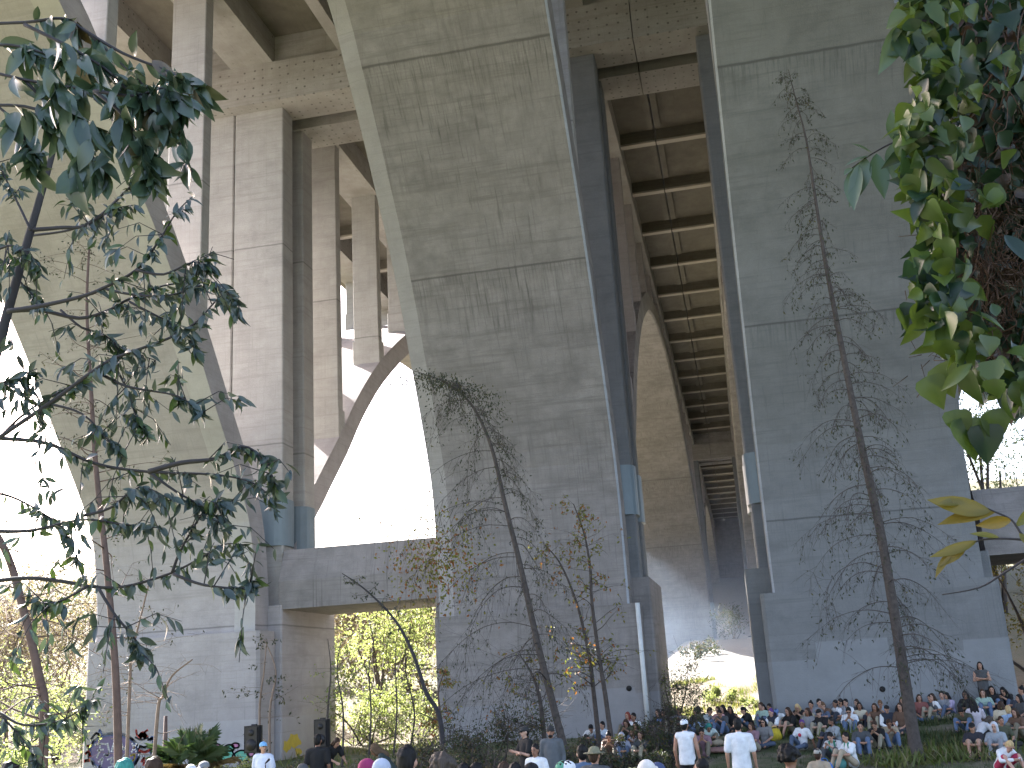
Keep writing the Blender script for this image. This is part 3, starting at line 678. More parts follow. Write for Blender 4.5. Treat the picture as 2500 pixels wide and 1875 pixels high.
# brush seen left of the left pier
lb=['pale leafless tree at the extreme left, catching the sun','tall pale tangled tree just left of the left pier','yellow-green bush at the lower left below the tangled trees','sunlit olive bush against the left side of the left pier','low golden green bush behind the leaning trunk']
bush('brown_tree',lb[0],'tree',atg(10,1600,52),9.5,8,5600,LEAFBR,TWIG,.16,16,21,bare=1)
bush('brown_tree',lb[1],'tree',atg(160,1600,56),10.2,9,7000,LEAFBR,TWIG,.16,17,22,bare=1)
bush('bush',lb[2],'bush',atg(40,1750,38),4.6,5,3600,LEAFG,BARK,.14,12,23,bare=.5)
bush('bush',lb[3],'bush',atg(140,1750,46),4.6,3.4,3400,LEAFG,BARK,.14,12,24,bare=.5)
bush('bush',lb[4],'bush',atg(50,1800,32),2.4,3.2,2600,LEAFG,BARK,.12,10,25,bare=.3)
bush('green_tree','dark green tree crown far left behind the pale tangled trees','tree',atg(60,1600,74),10.5,14,6200,LEAFB,BARK,.3,14,26)
bush('brown_tree','pale brown tree in a gap between the left pier and its tangled neighbour','tree',atg(-110,1600,58),10,10,5000,LEAFBR,TWIG,.2,14,27,bare=1)
# right side
bush('green_tree','hazy green treetop above the right tie beam','tree',atg(2440,1500,92),19.5,11,5200,LEAFG,BARK,.3,14,31)
bush('bush','yellow-green bush below the right tie beam at the frame edge','bush',atg(2510,1500,52),7.6,4.2,4600,LEAFO,BARK,.16,14,32,bare=.3)
# undergrowth
ug=[(1140,30,1.5,3.4,'dark brushy shrub left of the man with crossed arms in black'),(1215,33,1.9,3.4,'tall twiggy shrub at the centre pier foot behind the man in black'),(1330,27,1.1,2.6,'low olive shrub in front of the bearded man'),(1400,30,1.1,2.6,'low brownish shrub at the foot of the leaning tree'),
 (1600,33.5,1.1,2.4,'dark leafy shrub behind the man in the white tank top'),(1655,35,1.6,2.0,'dark round shrub among the seated people below the pier gap'),(1662,42.5,2.7,2.6,'sunlit bush at the right foot of the centre pier'),(620,24,.9,2.4,'glossy dark shrub beside the performer in the blue cap'),(700,23,1.1,2.0,'dark leafy shrub left of the black speaker'),(960,25,1.2,3.0,'green shrub behind the dark-haired head'),(1075,24,1.2,2.6,'olive shrub behind the curly-haired head'),(575,31,1.4,2.4,'pale yellow-green shrub behind the left speaker'),(1270,24.5,.7,2.4,'yellowish low shrub before the man in black'),(1530,31,.8,2.0,'small grey-green shrub at the feet of the seated group'),(1110,27,1.3,2.8,'olive shrub against the left corner of the centre pier'),(1195,25.5,1.2,2.6,'dense olive-brown shrub immediately left of the man in black'),(1395,27.5,.75,2.8,'low tangled shrub between the bearded man and the bucket hat'),(1590,28,.8,2.6,'low dark shrub left of the man in the tank top'),(1500,25.5,.6,2.2,'low weedy shrub right of the bucket hat')]
for i,(x,Y,h,w_,lb_) in enumerate(ug): bush('shrub',lb_,'shrub',atg(x,1800,Y),h,w_,int(700*w_),LEAFB if i!=6 and i!=11 else LEAFG,BARK,.09,9,40+i,bare=.5)
bush('shrub','sunlit green clump on the bright ground beyond the pier gap','shrub',atg(1748,1690,52),.9,2.4,1500,LEAFG,BARK,.13,7,60)
bush('shrub','small sunlit weed clump right side of the bright ground','shrub',atg(1828,1700,50),.5,1.2,500,LEAFG,BARK,.11,5,61)
bush('shrub','dusky shrub along the path under the far arch','shrub',atg(1700,1590,84),1.6,5,1400,LEAFB,BARK,.2,8,62,d=12)
bush('shrub','bluish shrub at the far end of the tunnel under the bridge','shrub',atg(1790,1540,112),3.4,5,1300,LEAFB,BARK,.22,8,63)
# fan palm
random.seed(77)
pp=at(465,1860,27); pp.z=zg(pp.x,pp.y); rt_=empty('fan_palm',pp); tag(rt_,'small green fan palm with brown lower fronds before the left pier','palm')
tk=MB(); tk.tube([pp,pp+Vector((0,0,.5)),pp+Vector((0,0,.95))],[.16,.15,.12],9); part(tk,'trunk',BARK,rt_)
FG=leafmat('palm_green',(.045,.085,.03),(.07,.11,.04),trans=.2); FB=leafmat('palm_brown',(.13,.09,.04),(.17,.12,.05),trans=.2)
for k in range(22):
    a=random.uniform(0,2*PI); el=random.uniform(-.1,1.35); brn=el<.25
    if k%11==0: el=1.3; brn=False
    f=MB(); c0=pp+Vector((0,0,.95)); dr=Vector((math.cos(a)*math.cos(el),math.sin(a)*math.cos(el),math.sin(el)))
    hub=c0+dr*random.uniform(.55,.8); f.tube([c0,c0.lerp(hub,.6)+Vector((0,0,.03)),hub],[.014,.01,.008],4)
    sdv=dr.cross(Vector((0,0,1))); sdv=(sdv if sdv.length>.1 else Vector((1,0,0))).normalized(); un=sdv.cross(dr).normalized()
    tl=random.uniform(-.5,.5); un2=un*math.cos(tl)+sdv*math.sin(tl)
    for j in range(30):
        an=(j/29-.5)*PI*1.35; d2=(dr*math.cos(an)+sdv*math.sin(an)+un2*.15).normalized(); ln=random.uniform(.62,.8)*(1-.15*abs(an))
        q=hub+d2*ln*.6; leaf=[hub+un*.0,q+sdv.cross(d2)*.0+d2.cross(un).normalized()*.018,hub+d2*ln-Vector((0,0,.12+random.random()*.12)),q-d2.cross(un).normalized()*.018]
        f.add(leaf,[(0,1,2),(0,2,3)],0)
    part(f,'frond',FB if brn else FG,rt_)
# grass and weeds (uncountable)
random.seed(99)
gm=MB()
def blade(mb,p,h,mi):
    d=rv(.35)+Vector((0,0,1)); d.normalize(); s=Vector((random.gauss(0,1),random.gauss(0,1),0)).normalized()*h*.07
    mb.add([p-s,p+s,p+d*h],[(0,1,2)],mi)
def scatter(mb,n,x0,x1,y0,y1,h,mi,thr=-.1):
    k=0
    while k<n:
        x=random.uniform(x0,x1); y=random.uniform(y0,y1)
        if mnoise.noise(Vector((x*.45,y*.45,1)))<thr: k+=.15; continue
        p=Vector((x,y,zg(x,y))); 
        for _ in range(4): blade(mb,p+Vector((random.gauss(0,.06),random.gauss(0,.06),-.03)),h*random.uniform(.4,1.3),mi)
        k+=1
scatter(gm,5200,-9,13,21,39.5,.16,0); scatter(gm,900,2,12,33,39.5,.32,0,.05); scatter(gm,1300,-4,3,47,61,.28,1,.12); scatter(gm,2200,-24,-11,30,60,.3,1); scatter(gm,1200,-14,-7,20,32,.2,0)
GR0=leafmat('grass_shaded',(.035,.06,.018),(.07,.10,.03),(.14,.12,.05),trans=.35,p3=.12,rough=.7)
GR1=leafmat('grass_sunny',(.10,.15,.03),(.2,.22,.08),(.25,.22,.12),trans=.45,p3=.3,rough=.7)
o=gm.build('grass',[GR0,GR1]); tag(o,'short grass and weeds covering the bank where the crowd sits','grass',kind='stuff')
# broad-leaved weeds around the base of the tall bare tree
random.seed(123)
for (x,y0,Y,n,lb_) in ((2300,1790,31.5,420,'sunlit strap-leaved weeds right of the tall bare trunk'),(2195,1800,30.5,240,'sunlit weeds left of the tall bare trunk at its foot'),(2050,1760,35.5,260,'bright weeds between the rim-lit seated people'),(1925,1755,37,120,'pale weeds beside the seated group at the gap')):
    p=at(x,y0,Y); wv=MB(); w_=1.5 if n>300 else .9
    for k in range(n):
        q=Vector((p.x+random.gauss(0,w_*.5),Y+random.gauss(0,.6),0)); q.z=zg(q.x,q.y); leaf_big(wv,q,(rv(.45)+Vector((0,0,1))).normalized(),rv(1),random.uniform(.2,.5),.05,.5)
    o=wv.build('weed_clump',GR1,None,origin=(p.x,Y,zg(p.x,Y))); tag(o,lb_,'weeds',kind='stuff')
# ================================================================ people
def cap(mb,a,b,ra,rb,n=10):
    a=Vector(a);b=Vector(b);d=(b-a); l=d.length; d=d/l if l>1e-6 else Vector((0,0,1))
    pts=[];rad=[]
    for k in range(4): t=k/3*PI/2; pts.append(a-d*ra*math.cos(t)*.999); rad.append(max(.001,ra*math.sin(t)))
    for k in range(4): t=k/3*PI/2; pts.append(b+d*rb*math.sin(t)*.999); rad.append(max(.001,rb*math.cos(t)))
    o=d.orthogonal().normalized(); q=d.cross(o); rings=[]
    for p,r_ in zip(pts,rad): rings.append([p+(o*math.cos(2*PI*k/n)+q*math.sin(2*PI*k/n))*r_ for k in range(n)])
    mb.loft(rings,0,True)
def basis(upv,right):
    z=Vector(upv).normalized(); x=(Vector(right)-z*Vector(right).dot(z)).normalized(); y=z.cross(x)
    return Matrix((x,y,z)).transposed()
def remeshed(mb,vox,name,dec=None,sm=3):
    me=mb.mesh('tmp'); o=bpy.data.objects.new('tmp',me); col.objects.link(o)
    r_=o.modifiers.new('r','REMESH'); r_.mode='VOXEL'; r_.voxel_size=vox
    s_=o.modifiers.new('s','SMOOTH'); s_.iterations=sm; s_.factor=.5
    if dec: d_=o.modifiers.new('d','DECIMATE'); d_.ratio=dec
    dg=bpy.context.evaluated_depsgraph_get(); out=bpy.data.meshes.new_from_object(o.evaluated_get(dg)); out.name=name
    bpy.data.objects.remove(o); bpy.data.meshes.remove(me)
    out.polygons.foreach_set('use_smooth',[True]*len(out.polygons)); return out
def V(*a): return Vector(a)
POSE={}
def pose(name,pel,che,nec,hea,hf,sh,el,ha,hip,kn,an,toe):
    POSE[name]=dict(pel=V(*pel),che=V(*che),nec=V(*nec),hea=V(*hea),hf=V(*hf).normalized(),sh=[V(*v) for v in sh],el=[V(*v) for v in el],ha=[V(*v) for v in ha],hip=[V(*v) for v in hip],kn=[V(*v) for v in kn],an=[V(*v) for v in an],toe=[V(*v) for v in toe])
def mir(v,dx=0,dy=0,dz=0): return (v,(-v[0]+dx,v[1]+dy,v[2]+dz))
pose('stand',(0,0,.93),(0,.01,1.27),(0,.015,1.44),(0,-.005,1.6),(0,-1,-.02),mir((-.19,.02,1.39)),mir((-.245,.04,1.1)),mir((-.25,-.06,.86)),mir((-.09,0,.9)),mir((-.11,-.01,.5)),mir((-.12,.03,.09)),mir((-.14,-.13,.03)))
pose('stand_look',(0,0,.93),(.01,.01,1.27),(.01,.01,1.44),(.02,-.01,1.6),(.8,-.6,.1),mir((-.19,.02,1.39)),mir((-.25,.05,1.1)),mir((-.2,-.16,.98)),mir((-.09,0,.9)),mir((-.13,-.05,.5)),mir((-.14,.03,.09)),mir((-.17,-.12,.03)))
pose('crossed',(0,0,.93),(0,.01,1.27),(0,.015,1.44),(0,0,1.6),(0,-1,0),mir((-.19,.02,1.39)),mir((-.25,-.07,1.13)),((.1,-.2,1.17),(-.1,-.22,1.2)),mir((-.09,0,.9)),mir((-.11,-.02,.5)),mir((-.12,.03,.09)),mir((-.15,-.13,.03)))
pose('hands_hips',(0,0,.93),(0,.0,1.27),(0,-.01,1.44),(0,-.06,1.59),(0,-.9,-.35),mir((-.19,.01,1.38)),mir((-.33,.03,1.13)),mir((-.24,-.07,.9)),mir((-.1,0,.9)),mir((-.15,-.02,.5)),mir((-.18,.03,.09)),mir((-.21,-.12,.03)))
pose('lean',(0,.1,.93),(0,-.12,1.2),(0,-.22,1.34),(0,-.33,1.43),(0,-.75,-.6),mir((-.19,-.18,1.3)),mir((-.25,-.28,1.05)),mir((-.16,-.48,.95)),mir((-.09,.1,.9)),mir((-.11,.06,.5)),mir((-.12,.12,.09)),mir((-.14,-.04,.03)))
pose('bend',(0,.2,.9),(0,-.15,1.02),(0,-.32,1.06),(0,-.45,1.05),(0,-.5,-.8),mir((-.19,-.25,1.03)),mir((-.22,-.35,.78)),mir((-.13,-.5,.6)),mir((-.09,.2,.87)),mir((-.11,.1,.48)),mir((-.12,.15,.09)),mir((-.14,0,.03)))
pose('sit_knees',(0,.08,.13),(0,.02,.46),(0,-.03,.62),(0,-.07,.77),(0,-1,-.1),mir((-.18,.0,.57)),mir((-.24,-.2,.36)),mir((-.06,-.43,.36)),mir((-.1,.06,.13)),mir((-.13,-.33,.45)),mir((-.12,-.52,.08)),mir((-.13,-.68,.04)))
pose('sit_cross',(0,.05,.12),(0,.04,.45),(0,.02,.61),(0,-.01,.77),(0,-1,-.05),mir((-.18,.03,.57)),mir((-.25,-.05,.32)),mir((-.1,-.24,.2)),mir((-.12,.03,.12)),mir((-.36,-.26,.14)),((.08,-.38,.08),(-.08,-.32,.09)),((.2,-.42,.06),(-.2,-.36,.06)))
pose('sit_back',(0,-.05,.12),(0,.1,.42),(0,.13,.58),(0,.12,.74),(0,-1,.05),mir((-.18,.12,.53)),mir((-.27,.25,.3)),mir((-.3,.36,.04)),mir((-.1,-.06,.12)),mir((-.13,-.47,.28)),mir((-.12,-.85,.08)),mir((-.13,-.93,.18)))
pose('sit_phone',(0,.08,.13),(0,.0,.44),(0,-.08,.58),(0,-.16,.7),(0,-.8,-.45),mir((-.18,-.04,.54)),mir((-.22,-.22,.34)),mir((-.05,-.38,.5)),mir((-.1,.06,.13)),mir((-.17,-.3,.4)),mir((-.14,-.5,.08)),mir((-.16,-.66,.04)))
pose('sit_side',(0,.05,.12),(.06,.03,.45),(.09,.01,.6),(.12,-.03,.75),(.5,-.85,-.05),mir((-.12,.02,.57),.14,0,-.02),((-.2,-.1,.35),(.33,.12,.28)),((-.1,-.3,.3),(.35,.16,.05)),mir((-.1,.03,.12)),((-.05,-.4,.4),(.3,-.35,.14)),((-.02,-.55,.08),(.02,-.5,.07)),((-.02,-.7,.04),(-.1,-.55,.05)))
pose('sit_hunch',(0,.1,.13),(0,-.08,.4),(0,-.2,.5),(0,-.3,.58),(0,-.65,-.7),mir((-.18,-.13,.46)),mir((-.26,-.25,.28)),mir((-.1,-.45,.3)),mir((-.1,.06,.13)),mir((-.2,-.3,.36)),mir((-.15,-.5,.08)),mir((-.17,-.66,.04)))
pose('seat',(0,.05,.42),(0,.02,.76),(0,-.01,.92),(0,-.05,1.07),(0,-1,-.05),mir((-.18,.0,.87)),mir((-.22,-.1,.62)),mir((-.08,-.33,.5)),mir((-.1,.03,.42)),mir((-.16,-.4,.46)),mir((-.15,-.42,.09)),mir((-.16,-.57,.04)))
CACHE={}
def limb(mb,a,b,c,r,frac=1.0,g=0):
    cap(mb,a,b,r[0]+g,r[1]+g)
    if frac>0: cap(mb,b,b.lerp(c,frac),r[1]*.98+g,(r[1]+(r[2]-r[1])*frac)+g)
def torso(mb,P,g=0,low=True):
    xr=(P['sh'][1]-P['sh'][0]); upv=P['che']-P['pel']; B=basis(upv,xr)
    if low: mb.ell(P['pel'],(.155+g,.115+g,.12+g),14,10,0,B)
    mb.ell(P['pel'].lerp(P['che'],.45),(.135+g,.1+g,.17+g),14,10,0,B)
    mb.ell(P['che'],(.16+g,.108+g,.165+g),14,10,0,B)
    cap(mb,P['sh'][0].lerp(P['sh'][1],.12),P['sh'][1].lerp(P['sh'][0],.12),.062+g,.062+g)
    cap(mb,P['che'].lerp(P['nec'],.3),P['nec'],.085+g*.6,.06+g*.4)
def headbasis(P):
    f=P['hf']; upv=Vector((0,0,1)); y=-f; z=(upv-y*upv.dot(y)).normalized(); x=y.cross(z)
    return Matrix((x,y,z)).transposed()
def mesh_body(pn):
    P=POSE[pn]; mb=MB(); torso(mb,P)
    for i in (0,1):
        limb(mb,P['sh'][i],P['el'][i],P['ha'][i],(.05,.04,.027)); limb(mb,P['hip'][i],P['kn'][i],P['an'][i],(.085,.056,.036))
        cap(mb,P['an'][i]-V(0,0,.03),P['toe'][i],.04,.028)
        d=(P['ha'][i]-P['el'][i]).normalized(); s=d.cross(V(0,1,.3)).normalized(); n_=d.cross(s).normalized()
        B=Matrix((s,n_,d)).transposed(); hp=P['ha'][i]+d*.045; mb.ell(hp,(.04,.018,.05),8,6,0,B)
        for k in range(4):
            o=hp+d*.035+s*(k-1.5)*.02; l=(.03,.038,.035,.027)[k]; m1=o+d*l; cap(mb,o,m1,.0095,.009,6); cap(mb,m1,m1+(d*.8+n_*.6).normalized()*l*.8,.009,.008,6)
        sg=1 if i else -1
        cap(mb,hp-d*.02+s*sg*.03,hp+d*.025+s*sg*.055,.011,.009,6)
    cap(mb,P['nec']-V(0,0,.03),P['hea']-V(0,0,.04),.055,.05)
    H=headbasis(P); h=P['hea']; T=lambda x,y,z: h+H@V(x,y,z)
    mb.ell(T(0,.01,.02),(.074,.092,.098),14,11,0,H); mb.ell(T(0,-.02,-.05),(.055,.066,.062),12,9,0,H); mb.ell(T(0,-.05,-.088),(.026,.026,.02),8,6,0,H)
    cap(mb,T(0,-.082,.015),T(0,-.105,-.022),.009,.014,6)
    for s in (-1,1): mb.ell(T(s*.077,.005,-.01),(.012,.02,.032),8,6,0,H)
    me=remeshed(mb,.0125,'body',.45,2)
    # eyes, brows and mouth as small dark patches of the same mesh
    bm=bmesh.new(); bm.from_mesh(me); bm.faces.ensure_lookup_table()
    for f in bm.faces: f.material_index=0
    ex=MB()
    for s in (-1,1):
        ex.ell(T(s*.03,-.083,.012),(.014,.008,.008),6,5,0,H); ex.ell(T(s*.031,-.084,.034),(.02,.007,.005),6,5,0,H)
    ex.ell(T(0,-.083,-.058),(.022,.01,.006),6,5,0,H)
    for v in ex.v: bm.verts.new(v)
    bm.verts.ensure_lookup_table(); o=len(bm.verts)-len(ex.v)
    for f in ex.f:
        ff=bm.faces.new([bm.verts[o+i] for i in f]); ff.material_index=1; ff.smooth=True
    bm.to_mesh(me); bm.free(); return me
def mesh_shirt(pn,st):
    P=POSE[pn]; mb=MB(); torso(mb,P,.022,True)
    if st!='tank':
        for i in (0,1):
            if st=='tee': cap(mb,P['sh'][i],P['sh'][i].lerp(P['el'][i],.72),.072,.074)
            else: limb(mb,P['sh'][i],P['el'][i],P['ha'][i],(.07,.058,.045),.93,0)
    if pn in('stand','stand_look','crossed','hands_hips'):
        B=Matrix.Identity(3)
        rg=[]
        for zz,rx,ry in ((-.12,.15,.115),(-.115,.178,.138),(0,.182,.14),(.12,.172,.13),(.25,.172,.128),(.36,.18,.125),(.44,.16,.1)):
            rg.append([P['pel']+V(rx*math.cos(2*PI*k/20),ry*math.sin(2*PI*k/20)+.006,zz) for k in range(20)])
        mb.loft(rg)
    return remeshed(mb,.017,'shirt',.5,3)
def mesh_legs(pn,st):
    P=POSE[pn]; mb=MB(); B=basis(P['che']-P['pel'],P['sh'][1]-P['sh'][0])
    mb.ell(P['pel']-V(0,0,.01),(.168,.128,.13),14,10,0,B)
    for i in (0,1):
        if st=='long': limb(mb,P['hip'][i],P['kn'][i],P['an'][i],(.098,.072,.058),.95,0)
        else: cap(mb,P['hip'][i],P['hip'][i].lerp(P['kn'][i],.9),.102,.088)
    return remeshed(mb,.02,'trousers',.5,3)
def mesh_shoes(pn):
    P=POSE[pn]; mb=MB()
    for i in (0,1): cap(mb,P['an'][i]-V(0,-.02,.045),P['toe'][i],.046,.038,8)
    return remeshed(mb,.016,'shoes',.5,1)
def mesh_hair(pn,st):
    P=POSE[pn]; mb=MB(); H=headbasis(P); h=P['hea']; T=lambda x,y,z: h+H@V(x,y,z); vox=.011
    bk=P['che']+V(0,.02,.12)
    if st in('short','long','bun','pony','mid'):
        mb.ell(T(0,.022,.042),(.083,.094,.092),14,10,0,H); mb.ell(T(0,.055,.0),(.076,.06,.095),12,9,0,H)
    if st=='short':
        for k in range(26):
            a=random.uniform(0,2*PI); e=random.uniform(.1,1.4); mb.ell(T(.07*math.cos(a)*math.cos(e),.03+.075*math.sin(a)*math.cos(e),.045+.085*math.sin(e)),(.02,.02,.018),6,5,0,H)
    if st in('long','mid'):
        k=1 if st=='long' else .45
        for s in (-1,0,1):
            a=T(s*.06,.045,.0); b_=a.lerp(bk+V(s*.09,.055,-.02),k); cap(mb,a,b_,.045,.034 if s else .05)
        for s in (-1,1): cap(mb,T(s*.072,-.01,.03),T(s*.072,.0,-.03-.12*k),.022,.024)
    if st=='bun': mb.ell(T(0,.06,.13),(.04,.04,.035),8,6,0,H)
    if st=='pony': cap(mb,T(0,.1,.05),T(0,.14,-.14),.03,.015)
    if st=='curly':
        for k in range(110):
            v=rv(1); v.normalize()
            if v.y<-.35 and v.z<.45: continue
            if v.z<-.55: continue
            r_=random.uniform(.085,.115); mb.ell(T(v.x*r_,.015+v.y*r_,.03+v.z*r_),(.026,.026,.024),6,5,0,H)
        mb.ell(T(0,.03,.035),(.09,.09,.09),12,9,0,H)
    if st in('cap','cap_back','bucket'):
        mb.ell(T(0,.012,.05),(.087,.104,.075),14,10,0,H); 
        if st!='bucket':
            sg=-1 if st=='cap' else 1
            for k in range(5): mb.ell(T(0,.01+sg*(.1+.014*k),.035-.004*k),(.07-.006*k,.025,.008),10,6,0,H)
            mb.ell(T(0,.01,.125),(.012,.012,.008),6,5,0,H)
        else:
            mb.ell(T(0,.01,.035),(.17,.18,.016),16,7,0,H); mb.ell(T(0,.012,.085),(.08,.09,.05),12,8,0,H)
    if st=='beanie': mb.ell(T(0,.015,.048),(.087,.1,.09),14,10,0,H); mb.ell(T(0,.015,.02),(.092,.104,.03),14,8,0,H)
    if st=='hood':
        mb.ell(T(0,.035,.02),(.1,.105,.125),14,10,0,H); cap(mb,T(0,.05,-.05),bk,.1,.09); 
        for s in (-1,1): cap(mb,T(s*.08,-.03,.05),T(s*.07,-.01,-.09),.028,.04)
    return remeshed(mb,vox,'hair',.5,1)
def cached(key,fn,*a):
    if key not in CACHE: CACHE[key]=fn(*a)
    return CACHE[key]
MATC={}
def cmat(kind,c,rough=.85):
    k=(kind,c)
    if k not in MATC:
        m,nt,b=newmat(kind); tc=N(nt,'ShaderNodeTexCoord')
        if kind=='hair_strands':
            n=noise(nt,scaled(nt,tc.outputs['Object'],(60,60,9)),1,3)
            cc=mixc(nt,mapr(nt,n,.35,.65),c,tuple(min(1,x*1.6+.003) for x in c)); b.inputs['Roughness'].default_value=.62; b.inputs['Specular IOR Level'].default_value=.25
        elif kind=='skin':
            n=noise(nt,tc.outputs['Object'],9,3); cc=mixc(nt,mapr(nt,n,.35,.65),c,tuple(x*y for x,y in zip(c,(.92,.82,.8)))); b.inputs['Roughness'].default_value=.5
        else:
            n=noise(nt,tc.outputs['Object'],7,4,.6); cc=mixc(nt,mapr(nt,n,.35,.65,0,.8),c,tuple(x*.72 for x in c)); b.inputs['Roughness'].default_value=rough
            bp=N(nt,'ShaderNodeBump'); bp.inputs['Strength'].default_value=.6; bp.inputs['Distance'].default_value=.03; L(nt,noise(nt,scaled(nt,tc.outputs['Object'],(9,9,4)),1,3),bp.inputs['Height']); L(nt,bp.outputs[0],b.inputs['Normal'])
        L(nt,cc,b.inputs['Base Color']); MATC[k]=m
    return MATC[k]
FACE=plain('facial_feature',(.03,.018,.015),.6)
SK=[(.42,.25,.17),(.36,.20,.13),(.25,.13,.08),(.48,.30,.22),(.14,.07,.045),(.40,.24,.17)]
HC={'k':(.005,.0045,.0045),'b':(.03,.016,.009),'l':(.10,.055,.028),'y':(.36,.26,.13),'g':(.05,.04,.032),'r':(.14,.03,.018),'p':(.07,.03,.13),'t':(.03,.17,.15),'m':(.45,.04,.17)}
def obj_from(me,name,mats,parent=None):
    ob=bpy.data.objects.new(name,me); col.objects.link(ob)
    while len(me.materials)<len(mats): me.materials.append(None)
    for i,m_ in enumerate(mats): ob.material_slots[i].link='OBJECT'; ob.material_slots[i].material=m_
    if parent: ob.parent=parent
    return ob
def person(x,y,pn,head,hs,hc,ss_,sc_,ls='long',lc=(.03,.035,.05),label='',skin=None,sz=1.0,Y=None,group=None,shoes=(.05,.05,.05),hatc=None):
    P=POSE[pn]; s=sz; hh=P['hea'].z*s
    if Y is None:
        p=ground_hit(x,y,hh,12.5)
        if p.y>39.1: p=at(x,y,39.1)
    else:
        p=at(x,y,Y); s=max(.86,min(1.14,(p.z-zg(p.x,p.y))/P['hea'].z)); hh=P['hea'].z*s
    th=R(head); off=Matrix.Rotation(th,3,'Z')@Vector((P['hea'].x,P['hea'].y,0))*s
    bx,by=p.x-off.x,p.y-off.y; bz=zg(bx,by) if Y is None else p.z-hh
    sk=SK[random.choice((0,0,1,1,2,3,5))] if skin is None else SK[skin]
    ob=obj_from(cached((pn,'body'),mesh_body,pn),'person',[cmat('skin',sk),FACE])
    ob.location=(bx,by,bz-.005); ob.rotation_euler=(0,0,th); ob.scale=(s,s,s)
    tag(ob,label,'person',group)
    if ss_: obj_from(cached((pn,'shirt',ss_),mesh_shirt,pn,ss_),'shirt',[cmat('cloth',sc_)],ob)
    obj_from(cached((pn,'legs',ls),mesh_legs,pn,ls),'trousers' if ls=='long' else 'shorts',[cmat('cloth',lc)],ob)
    obj_from(cached((pn,'shoes'),mesh_shoes,pn),'shoes',[cmat('cloth',shoes)],ob)
    hats=('cap','cap_back','bucket','beanie','hood')
    if hs in hats:
        nm={'cap':'cap','cap_back':'cap','bucket':'hat','beanie':'beanie','hood':'hood'}[hs]
        obj_from(cached((pn,'hair',hs),mesh_hair,pn,hs),nm,[cmat('cloth',hatc or (.02,.02,.02))],ob)
        if hc and hs!='hood':
            h2=obj_from(cached((pn,'hair','short'),mesh_hair,pn,'short'),'hair',[cmat('hair_strands',HC[hc])],ob)
            c_=P['hea']; h2.scale=(.97,.97,.97); h2.location=c_*.03-Vector((0,0,.012))
    elif hs!='bald': obj_from(cached((pn,'hair',hs),mesh_hair,pn,hs),'hair',[cmat('hair_strands',HC[hc])],ob)
    return ob
W=(.72,.74,.76); BK=(.008,.008,.009); GY=(.22,.23,.25); DG=(.07,.075,.08); OL=(.07,.075,.045); TN=(.38,.31,.22); NV=(.02,.03,.07); DN=(.10,.16,.26); LB=(.28,.4,.58); PG=(.30,.42,.36); CR=(.55,.5,.38); PK=(.55,.3,.3); LV=(.42,.36,.52); MV=(.25,.15,.18); RD=(.4,.05,.05); BR=(.12,.07,.045)
random.seed(2024)
